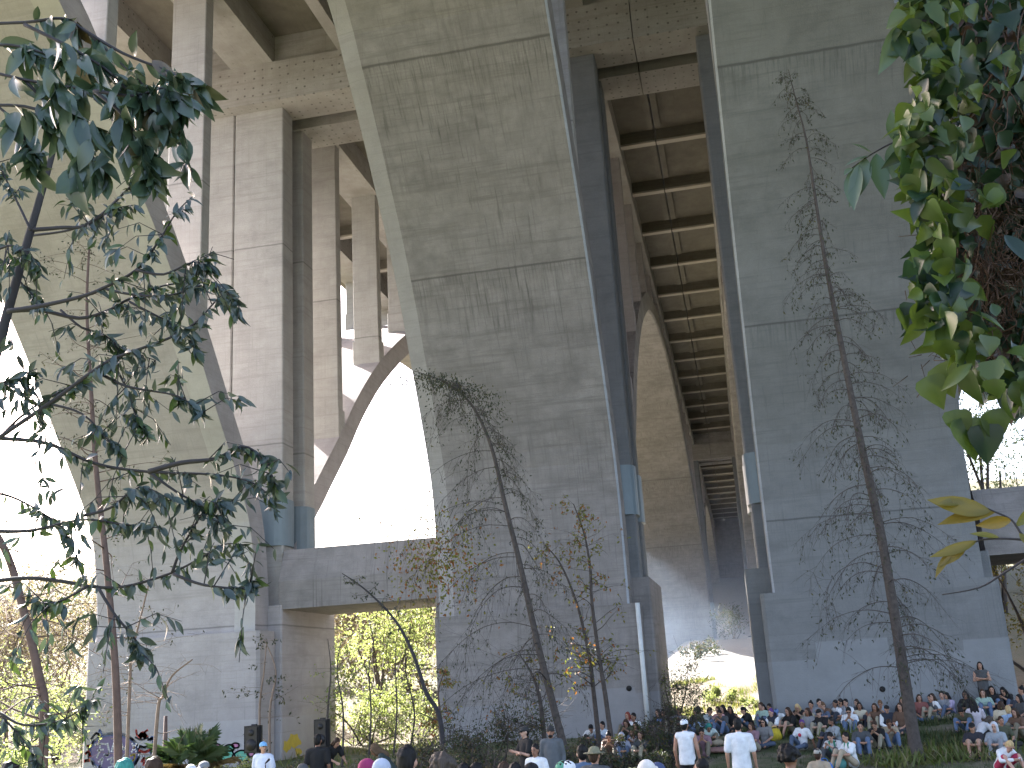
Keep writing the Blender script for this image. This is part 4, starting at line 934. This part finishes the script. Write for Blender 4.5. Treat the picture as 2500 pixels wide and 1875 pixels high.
PE=[ # x,y,pose,heading,hair,haircolour,shirt style,shirt colour,legs,legcolour,label, kw
(1801,1770,'stand',176,'short','k','tee',W,'long',(.30,.36,.40),'broad man in a white t-shirt seen from behind',dict(skin=0,sz=1.03)),
(1671,1770,'stand',168,'cap_back','k','tank',W,'shorts',BK,'man in white tank top and white cap seen from behind',dict(skin=1,hatc=(.75,.78,.82))),
(1280,1787,'crossed',-50,'cap','k','tee',BK,'long',BK,'man in black with cap and sunglasses, forearms folded, looking left',dict(skin=3,hatc=(.03,.03,.03))),
(1344,1786,'stand',0,'beanie','k','long',(.10,.11,.12),'long',DG,'bearded man in dark beanie and patterned jacket by the leaning tree',dict(skin=2,hatc=(.03,.03,.03))),
(643,1824,'stand_look',-8,'cap','k','tee',(.6,.66,.78),'long',DG,'performer in light blue cap and white t-shirt at the microphone',dict(skin=0,hatc=(.2,.45,.75))),
(776,1808,'stand',185,'short','k','tee',BK,'long',BK,'man in black t-shirt seen from behind before the second speaker',dict(skin=2,sz=1.05)),
(822,1812,'lean',60,'mid','b','tee',BK,'long',BK,'long-haired player in black leaning over to the right',dict(skin=0)),
(915,1832,'lean',-75,'hood','k','long',(.03,.045,.04),'long',BK,'hooded figure in dark coat bending over in the sunlit opening',dict(skin=2,hatc=(.10,.06,.03))),
(995,1850,'stand',178,'short','k','tee',LB,'long',NV,'large dark-haired head seen from behind at bottom centre',dict(Y=8.6,)),
(1083,1862,'stand',170,'curly','g','tee',BR,'long',NV,'head with curly greyish brown hair at bottom centre',dict(Y=8.8,skin=0)),
(933,1872,'stand',175,'beanie',None,'tee',GY,'long',NV,'person in a pale blue and white patterned headscarf at the bottom',dict(Y=9.2,hatc=(.45,.5,.6))),
(897,1872,'stand',182,'beanie',None,'tee',PK,'long',NV,'person with bright magenta head covering at the bottom edge',dict(Y=9.6,hatc=(.27,.025,.11))),
(307,1872,'stand',178,'short','t','tee',DG,'long',NV,'person with teal green hair at the bottom left',dict(Y=9.6,)),
(378,1868,'stand',186,'short','b','tee',DG,'long',NV,'short brown-haired head at the bottom left beside the palm',dict(Y=11,sz=1.02)),
(30,1876,'stand',178,'short','k','tee',DG,'long',NV,'black-haired head at the lower left corner',dict(Y=9.8,)),
(467,1868,'stand_look',20,'cap','k','tee',RD,'long',NV,'smaller person in white cap below the palm',dict(hatc=W,sz=.95)),
(497,1862,'stand',-10,'cap','k','tee',MV,'long',NV,'person in grey and white cap beside the smaller capped one',dict(hatc=GY)),
(740,1868,'stand_look',0,'cap','k','tee',GY,'long',NV,'crouched head with dark cap between the two speakers',dict(hatc=DG,sz=.97)),
(1133,1873,'stand',175,'short','k','tee',BK,'long',NV,'dark head at the bottom edge left of the man in black',dict()),
(1166,1871,'stand',150,'mid','k','tee',W,'long',NV,'dark-haired head with white collar at the bottom edge left of the man in black',dict()),
(1231,1870,'stand',190,'short','b','tee',BK,'long',NV,'brown-haired head at the bottom just left of the man in black',dict()),
(1257,1873,'stand',200,'short','k','tee',GY,'long',NV,'small dark head at the feet of the man in black',dict()),
(1299,1871,'stand',150,'cap','k','tee',GY,'long',NV,'person in black cap at the bottom right of the man in black',dict(hatc=BK)),
(1306,1832,'stand',-20,'short','k','tee',W,'long',NV,'person in white t-shirt standing just behind the man in black',dict(skin=2,sz=.9)),
(1421,1840,'stand',195,'short','k','tee',DN,'long',NV,'dark-haired man in blue denim shirt seen from behind',dict()),
(1452,1844,'stand',160,'bucket','b','tee',DG,'long',BK,'person in wide olive bucket hat',dict(hatc=(.2,.19,.12))),
(1389,1875,'stand',170,'cap_back','k','tee',W,'long',NV,'head in white cap at the bottom edge left of the denim shirt',dict(hatc=W)),
(1376,1878,'stand',170,'cap','k','tee',PG,'long',NV,'head in green and white cap at the bottom edge',dict(hatc=(.1,.3,.2))),
(1581,1875,'stand',178,'hood','k','long',W,'long',NV,'person in a pale hood at the bottom edge',dict(Y=10.5,hatc=(.7,.66,.6))),
(1607,1879,'stand',182,'beanie',None,'tee',NV,'long',NV,'head in dark blue knitted hat at the bottom edge',dict(Y=11,hatc=(.05,.07,.15))),
(1710,1862,'stand_look',200,'short','k','tee',LB,'long',NV,'boy with short black hair and blue collar below the tank top man',dict(sz=.95,skin=0)),
(1928,1850,'stand',150,'curly','k','tee',(.03,.08,.07),'long',NV,'person with big curly dark hair and teal top at the bottom right',dict(Y=12.5,sz=.95)),
(1997,1842,'sit_back',160,'cap','b','tee',TN,'long',TN,'seated man in grey cap wearing a blue backpack',dict(hatc=(.35,.34,.3))),
(2027,1800,'sit_phone',-30,'short','k','tee',(.55,.55,.55),'long',DG,'man in grey-white shirt sitting beside the green scarf',dict()),
(2064,1800,'sit_knees',-60,'short','k','tee',W,'long',TN,'man in white shirt and green scarf looking left',dict(skin=0)),
(2390,1613,'crossed',-12,'long','k','tank',DG,'long',BK,'long-haired man standing with folded arms against the right pier',dict(skin=0)),
(2465,1822,'sit_hunch',30,'short','y','long',W,'shorts',(.4,.03,.08),'person in white top and red shorts bending at the right edge',dict(skin=3)),
(2427,1775,'sit_knees',-20,'hood','k','tee',(.30,.33,.36),'long',GY,'person under a white and grey patterned headscarf',dict(hatc=(.6,.62,.66))),
(2373,1776,'sit_knees',-15,'cap','k','tee',(.03,.03,.04),'shorts',TN,'man in black cap and charcoal tee with bare shins',dict(hatc=BK,skin=0)),
]
def crowd(lst,grp):
    for t in lst: PE.append(t)
S=[(1605,1737,'sit_knees',-40,'long','k','tee',BK,'dark-haired person in black next to the pier gap pipe'),(1618,1730,'sit_cross',-30,'short','k','tee',MV,'short-haired person behind the one in black at the pier foot'),
(1642,1732,'sit_knees',-20,'long','b','tee',GY,'brown long-haired woman in patterned grey top by the dark shrub'),(1656,1722,'sit_phone',-10,'short','l','tee',TN,'tan figure half hidden by the dark shrub'),
(1612,1762,'sit_side',60,'cap','k','tee',GY,'man in blue cap and grey tee reaching to the right'),(1694,1702,'sit_side',-60,'short','k','tee',LB,'person in pale blue at the left end of the back row'),
(1713,1709,'sit_hunch',70,'short','k','long',(.35,.45,.6),'person in pale blue top leaning over to the right'),(1705,1728,'sit_knees',170,'short','k','tee',OL,'broad back in dark olive before the back row'),
(1732,1726,'sit_phone',60,'short','k','tee',(.34,.38,.38),'dark-haired person in grey-green tee looking down'),(1750,1716,'sit_knees',-30,'short','b','tee',PK,'person in pink top in the back row'),
(1763,1724,'sit_knees',-50,'long','k','tee',BK,'long dark hair beside the pink top'),(1781,1724,'sit_cross',-20,'long','k','tee',BK,'smiling long-haired person in black tee'),
(1813,1724,'sit_phone',-70,'pony','k','tee',BK,'person in black in profile looking down left, before the bright ground'),(1757,1742,'sit_phone',-20,'short','k','tee',DG,'dark figure with hands raised in front of the black tees'),
(1860,1706,'sit_knees',-30,'long','k','tee',MV,'dark-haired woman in flowered top at the right pier edge'),(1874,1697,'sit_knees',-40,'short','k','tee',BK,'topmost black-haired person in black against the right pier edge'),
(1857,1722,'sit_cross',-35,'long','b','long',PG,'long-haired person in pale green shirt'),(1893,1718,'sit_hunch',-20,'cap','k','tee',W,'person in blue and white cap and white tee leaning forward'),
(1882,1740,'sit_knees',-30,'short','p','tee',W,'purple-haired person with pale blue vest'),(1923,1737,'sit_knees',-40,'long','b','tee',BK,'brown long-haired woman in black with bare legs'),
(1945,1714,'sit_phone',-10,'long','y','tank',BK,'blonde woman in black cropped top, hair lit white'),(1971,1738,'sit_cross',-45,'long','b','tee',GY,'brown-haired woman in grey top in the middle row'),
(1979,1717,'sit_knees',-20,'bun','k','tank',MV,'person with bare shoulders in the back row'),(1999,1707,'sit_knees',20,'short','k','tee',GY,'person in grey tee highest in the back row'),
(2008,1722,'sit_phone',-60,'short','l','tee',BR,'light-haired person in brown beside the grey tee'),(1999,1741,'sit_knees',-25,'cap','k','tee',BK,'person in black cap and black printed top'),
(1863,1764,'sit_cross',-30,'long','k','tee',(.2,.2,.2),'long-haired woman in sunglasses and grey top'),(1833,1774,'sit_knees',-30,'mid','b','tee',MV,'mauve-topped figure right of the white t-shirt man'),
(1958,1768,'sit_side',-30,'short','p','tee',W,'purple-haired person in white tee with red print'),(1731,1778,'sit_hunch',20,'mid','t','tee',(.5,.6,.58),'person in pale mint top hunched over'),
(1713,1790,'sit_phone',0,'short','k','tee',MV,'small figure in dark pink beside the mint top'),(2029,1762,'sit_knees',-60,'short','k','tee',(.3,.33,.35),'bearded man in grey shirt in profile'),
(2038,1715,'sit_cross',-50,'short','k','tee',W,'black-haired person in white at the left of the three heads'),(2051,1713,'sit_knees',-60,'short','k','tee',GY,'middle one of the three dark heads by the pier'),
(2064,1716,'sit_cross',-40,'short','k','tee',W,'right one of the three dark heads, in white'),(2090,1711,'sit_knees',-50,'short','b','tee',DG,'brown-haired person behind the woman in cream'),
(2098,1724,'sit_knees',-10,'mid','k','tank',CR,'woman in cream sleeveless top with glowing hair outline'),(2072,1738,'sit_phone',-20,'short','k','tee',W,'person in sunglasses and white shirt in the bright patch'),
(2135,1727,'sit_knees',-30,'long','b','tank',BR,'bare-armed woman with glowing brown hair'),(2147,1705,'sit_phone',-10,'short','l','tee',(.25,.32,.38),'person in grey-blue tee against the pier wall'),
(2165,1731,'sit_cross',0,'cap','k','long',W,'person in cap with dark vest over white sleeves'),(2100,1774,'sit_knees',10,'short','k','tee',DG,'person with rim-lit dark hair and charcoal top, front row left'),
(2135,1772,'sit_phone',-20,'short','b','tee',BK,'person in black tee with glowing hair, front row middle'),(2171,1768,'sit_phone',15,'short','b','tee',TN,'man in khaki shirt with glowing hair, front row right'),
(2201,1703,'sit_knees',-20,'mid','b','tee',BK,'dark figure half behind the tall bare trunk'),(2197,1726,'sit_cross',-30,'long','b','tee',BR,'brown-clad figure left of the tall bare trunk'),
(2244,1703,'sit_cross',0,'mid','b','tee',(.2,.07,.06),'person in dark red top right of the tall bare trunk'),(2275,1702,'sit_side',-60,'long','b','tee',W,'long-haired woman in white blouse with dark flowers'),
(2268,1692,'sit_knees',-30,'short','k','tee',DG,'dark head just behind the flowered white blouse'),(2298,1692,'sit_cross',-20,'short','k','tee',GY,'person in slate tee right of the flowered blouse'),
(2309,1688,'sit_knees',-50,'mid','k','tee',LV,'person in lilac top beside the slate tee'),(2356,1696,'sit_knees',-30,'mid','k','tee',BK,'person in black at the feet of the standing long-haired man'),
(2376,1718,'sit_cross',170,'long','k','tee',(.6,.55,.6),'long dark hair over pale pink shirt seen from behind'),(2399,1692,'sit_knees',0,'long','b','tee',PG,'person in light top at the knees of the standing man'),
(2421,1684,'sit_knees',-20,'long','k','tee',BK,'long black hair right of the standing man'),(2448,1683,'sit_phone',-40,'long','k','tee',BK,'second long black hair further right'),
(2444,1722,'sit_cross',160,'mid','b','tee',CR,'person in cream top seen from behind at the right'),(2462,1733,'sit_knees',150,'short','y','tee',LB,'person in light blue tee at the right'),
(2487,1705,'sit_cross',-60,'long','k','tee',DG,'dark-haired person at the right edge of the crowd'),(2493,1686,'sit_knees',-80,'bun','k','tee',GY,'highest head at the right frame edge'),
(2477,1740,'sit_knees',-40,'long','b','tee',BR,'brown long-haired person with bare arms at the right'),(2414,1757,'sit_hunch',120,'mid','g','long',(.6,.62,.66),'person in white dotted shirt leaning to the right'),
(2444,1760,'sit_cross',10,'short','b','tee',OL,'brown-haired person in olive tee and jeans'),(2347,1741,'sit_hunch',-20,'short','k','tee',OL,'crouched figure in olive before the pink shirt'),
(1486,1800,'sit_phone',-5,'bun','k','tank',BR,'person holding a phone to the face by the grey sweatshirt'),(1518,1799,'sit_knees',0,'hood','k','tee',(.4,.42,.5),'hooded person in pale grey sweatshirt hugging knees'),
(1545,1793,'sit_phone',-20,'bun','l','tank',(.5,.45,.45),'woman in white strappy top beside the hooded one'),(1532,1747,'sit_knees',-30,'long','r','tee',MV,'red-brown long hair at the pier foot, upper left'),
(1546,1751,'sit_cross',-40,'short','k','tee',W,'dark hair and white collar at the pier foot'),(1528,1766,'sit_phone',0,'long','b','tee',OL,'brown figure below the red-brown hair'),
(1551,1773,'sit_knees',-20,'mid','b','tee',BR,'brown-topped figure below the white collar'),(1563,1796,'sit_knees',-10,'mid','b','tee',DG,'dark seated figure right of the strappy top'),
(1443,1781,'sit_hunch',10,'short','k','tee',W,'person in black and white striped tee under the yellow tree'),(1470,1772,'sit_knees',-30,'short','k','tee',(.5,.6,.7),'person in blue and white stripes right of the striped tee')]
LEGC=[(.03,.035,.05),(.08,.11,.17),(.02,.02,.02),(.16,.14,.10),(.10,.15,.25),(.3,.27,.2)]
for (x,y,pn,hd,hs,hc,st,c,lb) in S:
    kw={}
    if hs=='cap': kw['hatc']=(.12,.2,.4) if 'blue' in lb else BK
    if hs=='hood': kw['hatc']=c
    kw['group']='crowd sitting on the grassy bank'; kw['sz']=random.uniform(.95,1.05)
    PE.append((x,y,pn,hd+random.uniform(-12,12),hs,hc,st,c,'shorts' if 'legs' in lb else 'long',random.choice(LEGC),lb,kw))
for (x,y,pn,hd,hs,hc,st,c,ls,lc,lb,kw) in PE:
    if y>=1855: y+=15
    elif y in(1850,) and x==995: y+=9
    ob=person(x,y,pn,hd,hs,hc,st,c,ls,lc,lb,**kw)
    if 'beard' in lb:
        P=POSE[pn]; H=headbasis(P); b_=MB(); b_.ell(P['hea']+H@V(0,-.045,-.085),(.05,.045,.04),10,8,0,H); b_.build('beard',cmat('hair_strands',HC['k']),ob)
    if 'sunglasses' in lb:
        P=POSE[pn]; H=headbasis(P); b_=MB()
        for s in (-1,1): b_.ell(P['hea']+H@V(s*.033,-.092,.012),(.028,.01,.018),8,6,0,H)
        b_.ell(P['hea']+H@V(0,-.095,.016),(.06,.006,.005),8,6,0,H); b_.build('sunglasses',M['dark'],ob)
    if 'red print' in lb:
        P=POSE[pn]; b_=MB(); b_.ell(P['che']+V(-.03,-.125,-.02),(.06,.02,.055),10,8); b_.build('print',plain('red_print',(.5,.02,.06)),ob)
    if 'green scarf' in lb:
        P=POSE[pn]; b_=MB()
        for s in (-1,1): cap(b_,P['nec']+V(s*.07,-.03,0),P['pel']+V(s*.09,-.13,.1),.035,.045)
        b_.build('scarf',cmat('cloth',(.04,.22,.14)),ob)
    if 'vest' in lb:
        P=POSE[pn]; b_=MB(); torso(b_,P,.034); me=remeshed(b_,.02,'vest',.5); obj_from(me,'vest',[cmat('cloth',(.02,.025,.04))],ob)
    if 'striped' in lb or 'patterned jacket' in lb or 'dotted' in lb:
        pass
# ================================================================ things
BLK=plain('speaker_black',(.006,.0055,.0065),.6,.3,20)
GRL=plain('speaker_grille',(.008,.007,.009),.45,.5,60)
def speaker(x0,x1,ytop,ybot,Y,lab,slab):
    a=at(x0,ytop,Y); b_=at(x1,ybot,Y); w_=b_.x-a.x; h=a.z-b_.z; cx=(a.x+b_.x)/2; g=zg(cx,Y)
    st=empty('speaker_stand',(cx,Y+.15,g)); tag(st,slab,'stand')
    m1=MB(); m1.tube([(cx,Y+.15,g+.35),(cx,Y+.15,b_.z)],.018,10); part(m1,'pole',BLK,st)
    m3=MB(); m3.tube([(cx,Y+.15,g+.62),(cx,Y+.15,g+.70)],.032,10); part(m3,'collar',BLK,st)
    for k in range(3):
        an=2*PI*k/3+.5; m2=MB(); m2.tube([(cx,Y+.15,g+.66),(cx+.5*math.cos(an),Y+.15+.5*math.sin(an),g+.01)],.012,8); part(m2,'leg',BLK,st)
    r=empty('loudspeaker',(cx,Y+.15,b_.z)); tag(r,lab,'speaker')
    bd=MB(); hw=w_/2; pl=[(cx-hw,Y-.02),(cx+hw,Y-.02),(cx+hw,Y+.12),(cx+hw*.6,Y+.34),(cx-hw*.6,Y+.34),(cx-hw,Y+.12)]
    bd.prism(pl,b_.z,a.z); part(bd,'cabinet',BLK,r)
    gr=MB(); gr.box(cx-hw*.9,cx+hw*.9,Y-.045,Y-.022,b_.z+h*.05,a.z-h*.05,0,.02); part(gr,'grille',GRL,r)
    for (dz,rr) in ((.3,.36),(.75,.2)):
        cnn=MB(); cnn.tube([(cx,Y-.06,b_.z+h*dz),(cx,Y-.047,b_.z+h*dz)],rr*w_,20); part(cnn,'speaker_cone',BLK,r)
    hd=MB(); hd.box(cx-.06,cx+.06,Y+.1,Y+.16,a.z+.001,a.z+.03); part(hd,'handle',BLK,r)
speaker(597,632,1773,1838,23.5,'left black loudspeaker above the blue-capped performer','tripod stand under the left black loudspeaker')
speaker(767,800,1757,1825,23.8,'right black loudspeaker behind the man in the black t-shirt','tripod stand under the right black loudspeaker')
# microphone stand
p=at(648,1880,21.4); g=zg(p.x,p.y); r=empty('microphone_stand',(p.x,p.y,g)); tag(r,'thin black microphone stand before the blue-capped performer','stand')
m1=MB(); m1.tube([(p.x,p.y,g),(p.x,p.y,g+1.35)],.011,8); part(m1,'pole',BLK,r)
m1=MB(); m1.tube([(p.x,p.y,g),(p.x,p.y,g+.03)],.13,16); part(m1,'base',BLK,r)
m1=MB(); cap(m1,(p.x,p.y,g+1.37),(p.x+.03,p.y+.1,g+1.43),.014,.026); part(m1,'microphone',BLK,r)
# charred post by the palm
p=at(404,1800,29); g=zg(p.x,p.y); m1=MB(); m1.tube([(p.x,p.y,g-.1),(p.x,p.y,g+1.1),(p.x-.01,p.y,at(404,1748,29).z)],[.08,.075,.05],9); o=m1.build('wooden_post',BARKR,None,origin=(p.x,p.y,g)); tag(o,'short reddish wooden post standing left of the fan palm','post')
# bag, hat, blanket, backpack
def soft(name,p,r_,c,lab,cat,seed=0,handle=False):
    mb=MB(); mb.ell((0,0,r_[2]*.8),r_,14,9); 
    mb.v=[tuple(Vector(v)*(1+.18*mnoise.noise(Vector(v)*7+Vector((seed,0,0))))) for v in mb.v]
    ob=mb.build(name,cmat('cloth',c),None); ob.location=p; tag(ob,lab,cat)
    if handle:
        h=MB(); h.tube([(r_[0]*.45*math.cos(t),0,r_[2]*1.65+.09*math.sin(t)) for t in [PI*k/8 for k in range(9)]],.008,5); h.build('strap',cmat('cloth',c),ob)
    return ob
p=ground_hit(1893,1800,.1,10); soft('bag',(p.x,p.y,zg(p.x,p.y)),(.22,.14,.2),(.55,.42,.03),'yellow bag lying in front of the seated group','bag',1,True)
p=ground_hit(1752,1835,.03,10); soft('blanket',(p.x,p.y,zg(p.x,p.y)),(.55,.35,.09),(.30,.17,.15),'crumpled pinkish blanket on the dark grass','blanket',2)
p=ground_hit(1752,1812,.2,10); soft('straw_hat',(p.x,p.y,zg(p.x,p.y)+.1),(.22,.2,.1),(.36,.30,.21),'tan hat resting on the pinkish blanket','hat',3)
p=ground_hit(2012,1862,.5,10); soft('backpack',(p.x,p.y-.1,zg(p.x,p.y)+.12),(.19,.14,.24),(.05,.18,.5),'bright blue backpack on the back of the grey-capped man','backpack',4,True)
p=ground_hit(2040,1868,.1,10); soft('tote_bag',(p.x+.1,p.y,zg(p.x,p.y)),(.2,.12,.15),(.1,.3,.28),'teal bag in front of the man in white shirt and green scarf','bag',5,True)
# graffiti painted on the left pier
def stroke(mb,pts,w_,Yp,mi=0):
    P_=[Vector(p) for p in bend([Vector((a,0,b)) for a,b in pts],5)]
    for a,b_ in zip(P_,P_[1:]):
        d=(b_-a); 
        if d.length<1e-6: continue
        n_=Vector((-d.z,0,d.x)).normalized()*w_/2; e=d.normalized()*w_*.2
        mb.add([(q.x,Yp,q.z) for q in (a-n_-e,b_-n_+e,b_+n_+e,a+n_-e)],[(0,1,2,3)],mi)
def gpx(l): return [(at(x,y,39.7).x,at(x,y,39.7).z) for x,y in l]
def paintm(n,c): return plain(n,c,.6,.2,4)
gm_=[paintm('paint_purple',(.13,.10,.20)),paintm('paint_white',(.7,.7,.75)),paintm('paint_red',(.5,.06,.05)),paintm('paint_blue',(.12,.16,.35)),paintm('paint_teal',(.12,.42,.30)),paintm('paint_black',(.03,.03,.04)),paintm('paint_yellow',(.55,.42,.05)),paintm('paint_pink',(.5,.2,.35))]
g=MB(); cx,cy=278,1838
ring=[(cx+62*math.cos(2*PI*k/28)*(1+.05*math.sin(3*k)),cy+48*math.sin(2*PI*k/28)) for k in range(28)]
rp=gpx(ring); g.add([(x,39.714,z) for x,z in rp],[tuple(range(28))],0)
stroke(g,gpx(ring+[ring[0]]),.10,39.711,1); stroke(g,gpx([(cx+(x-cx)*.93,cy+(y-cy)*.9) for x,y in ring+[ring[0]]]),.05,39.7095,3)
for pts,w_,mi in (([(232,1818),(245,1816),(258,1817)],.07,1),([(244,1817),(242,1835),(236,1850)],.07,1),([(238,1832),(252,1830)],.06,1),([(262,1815),(266,1835),(262,1845),(254,1842)],.08,1),([(272,1835),(280,1812),(288,1832)],.08,1),([(275,1828),(286,1826)],.05,1),
  ([(296,1812),(302,1830),(312,1812)],.07,1),([(322,1815),(332,1835)],.07,1),([(333,1815),(321,1836)],.07,1),([(240,1860),(250,1852),(246,1868),(240,1875)],.08,1),([(262,1855),(275,1850),(270,1862),(280,1868),(264,1874)],.07,1),([(318,1845),(328,1843),(326,1855),(316,1860)],.07,6),([(298,1850),(306,1842),(310,1856)],.06,1),
  ([(222,1805),(235,1790),(245,1800)],.09,5),([(240,1795),(243,1782),(250,1798)],.07,3)): stroke(g,gpx(pts),w_,39.707,mi)
for pts,w_,mi in (([(212,1822),(222,1820)],.1,2),([(208,1840),(216,1836),(220,1846)],.1,2),([(206,1858),(218,1856)],.12,2),([(332,1782),(334,1796)],.08,2),([(340,1800),(348,1792),(356,1800)],.2,2),([(352,1788),(360,1782)],.08,2),([(338,1822),(352,1826),(366,1820)],.14,1),([(340,1832),(354,1836),(370,1828)],.1,2),([(338,1842),(356,1846),(372,1838)],.1,1),
  ([(365,1808),(372,1800),(374,1820),(366,1838)],.1,3),([(360,1806),(372,1804)],.09,5),([(345,1860),(352,1850),(350,1868)],.09,2),([(330,1800),(345,1806),(362,1800)],.07,5)): stroke(g,gpx(pts),w_,39.705,mi)
for (ex,ey,rx,ry,mi) in ((548,1840,22,16,4),(590,1846,18,14,4),(560,1826,12,8,4),(575,1820,9,6,7),(530,1822,8,6,7),(612,1838,9,10,7)):
    rr=gpx([(ex+rx*math.cos(2*PI*k/18)*(1+.1*math.sin(4*k)),ey+ry*math.sin(2*PI*k/18)) for k in range(18)])
    o_=39.7125-.0007*(ex%7); g.add([(x,o_,z) for x,z in rr],[tuple(range(18))],mi); stroke(g,rr+[rr[0]],.06,39.702+.0001*(ex%5),5)
pl=[o for o in bridge_left.children if o.name.startswith('pier') and not o.name.startswith('pier_')][0]
gg=part(g,'graffiti',gm_,pl)
g=MB()
for i,(ex,ey,rx,ry) in enumerate(((718,1808,16,17),(700,1822,9,14),(728,1836,8,10))):
    q=[(at(ex+rx*math.cos(t)*(1+.25*math.sin(3*t+i)),ey+ry*math.sin(t)*(1+.2*math.sin(5*t)),45)) for t in [2*PI*k/20 for k in range(20)]]
    Xs=RIBS['L'][1]+.6; 
    qq=[at(ex+rx*math.cos(t)*(1+.25*math.sin(3*t+i)),ey+ry*math.sin(t)*(1+.2*math.sin(5*t)),1.0) for t in [2*PI*k/20 for k in range(20)]]
    vs=[]
    for p_ in qq:
        d_=p_-CAM; tt=(Xs+.006+.001*i)/d_.x; vs.append(CAM+d_*tt)
    g.add(vs,[tuple(range(20))],6)
part(g,'graffiti',gm_,pl)

# drifting barbecue-like smoke in the passage under the bridge
m=bpy.data.materials.new('smoke'); m.use_nodes=True; nt=m.node_tree; nt.nodes.remove(nt.nodes['Principled BSDF'])
g_=N(nt,'ShaderNodeNewGeometry'); sp=N(nt,'ShaderNodeSeparateXYZ'); L(nt,g_.outputs['Position'],sp.inputs[0])
vs=N(nt,'ShaderNodeVolumeScatter'); vs.inputs['Color'].default_value=(.4,.52,.7,1)
dn=math_(nt,'MULTIPLY',mapr(nt,noise(nt,scaled(nt,g_.outputs['Position'],(.12,.05,.16)),1,3),.35,.65),mapr(nt,sp.outputs[2],18,6,0,.009))
L(nt,dn,vs.inputs['Density']); L(nt,vs.outputs[0],nt.nodes['Material Output'].inputs['Volume'])
s_=MB(); s_.box(-9,3,64,134,3,18); o=s_.build('smoke',m); tag(o,'thin bluish smoke hanging in the passage under the bridge','smoke',kind='stuff')
sc.cycles.volume_step_rate=4; sc.cycles.volume_max_steps=32
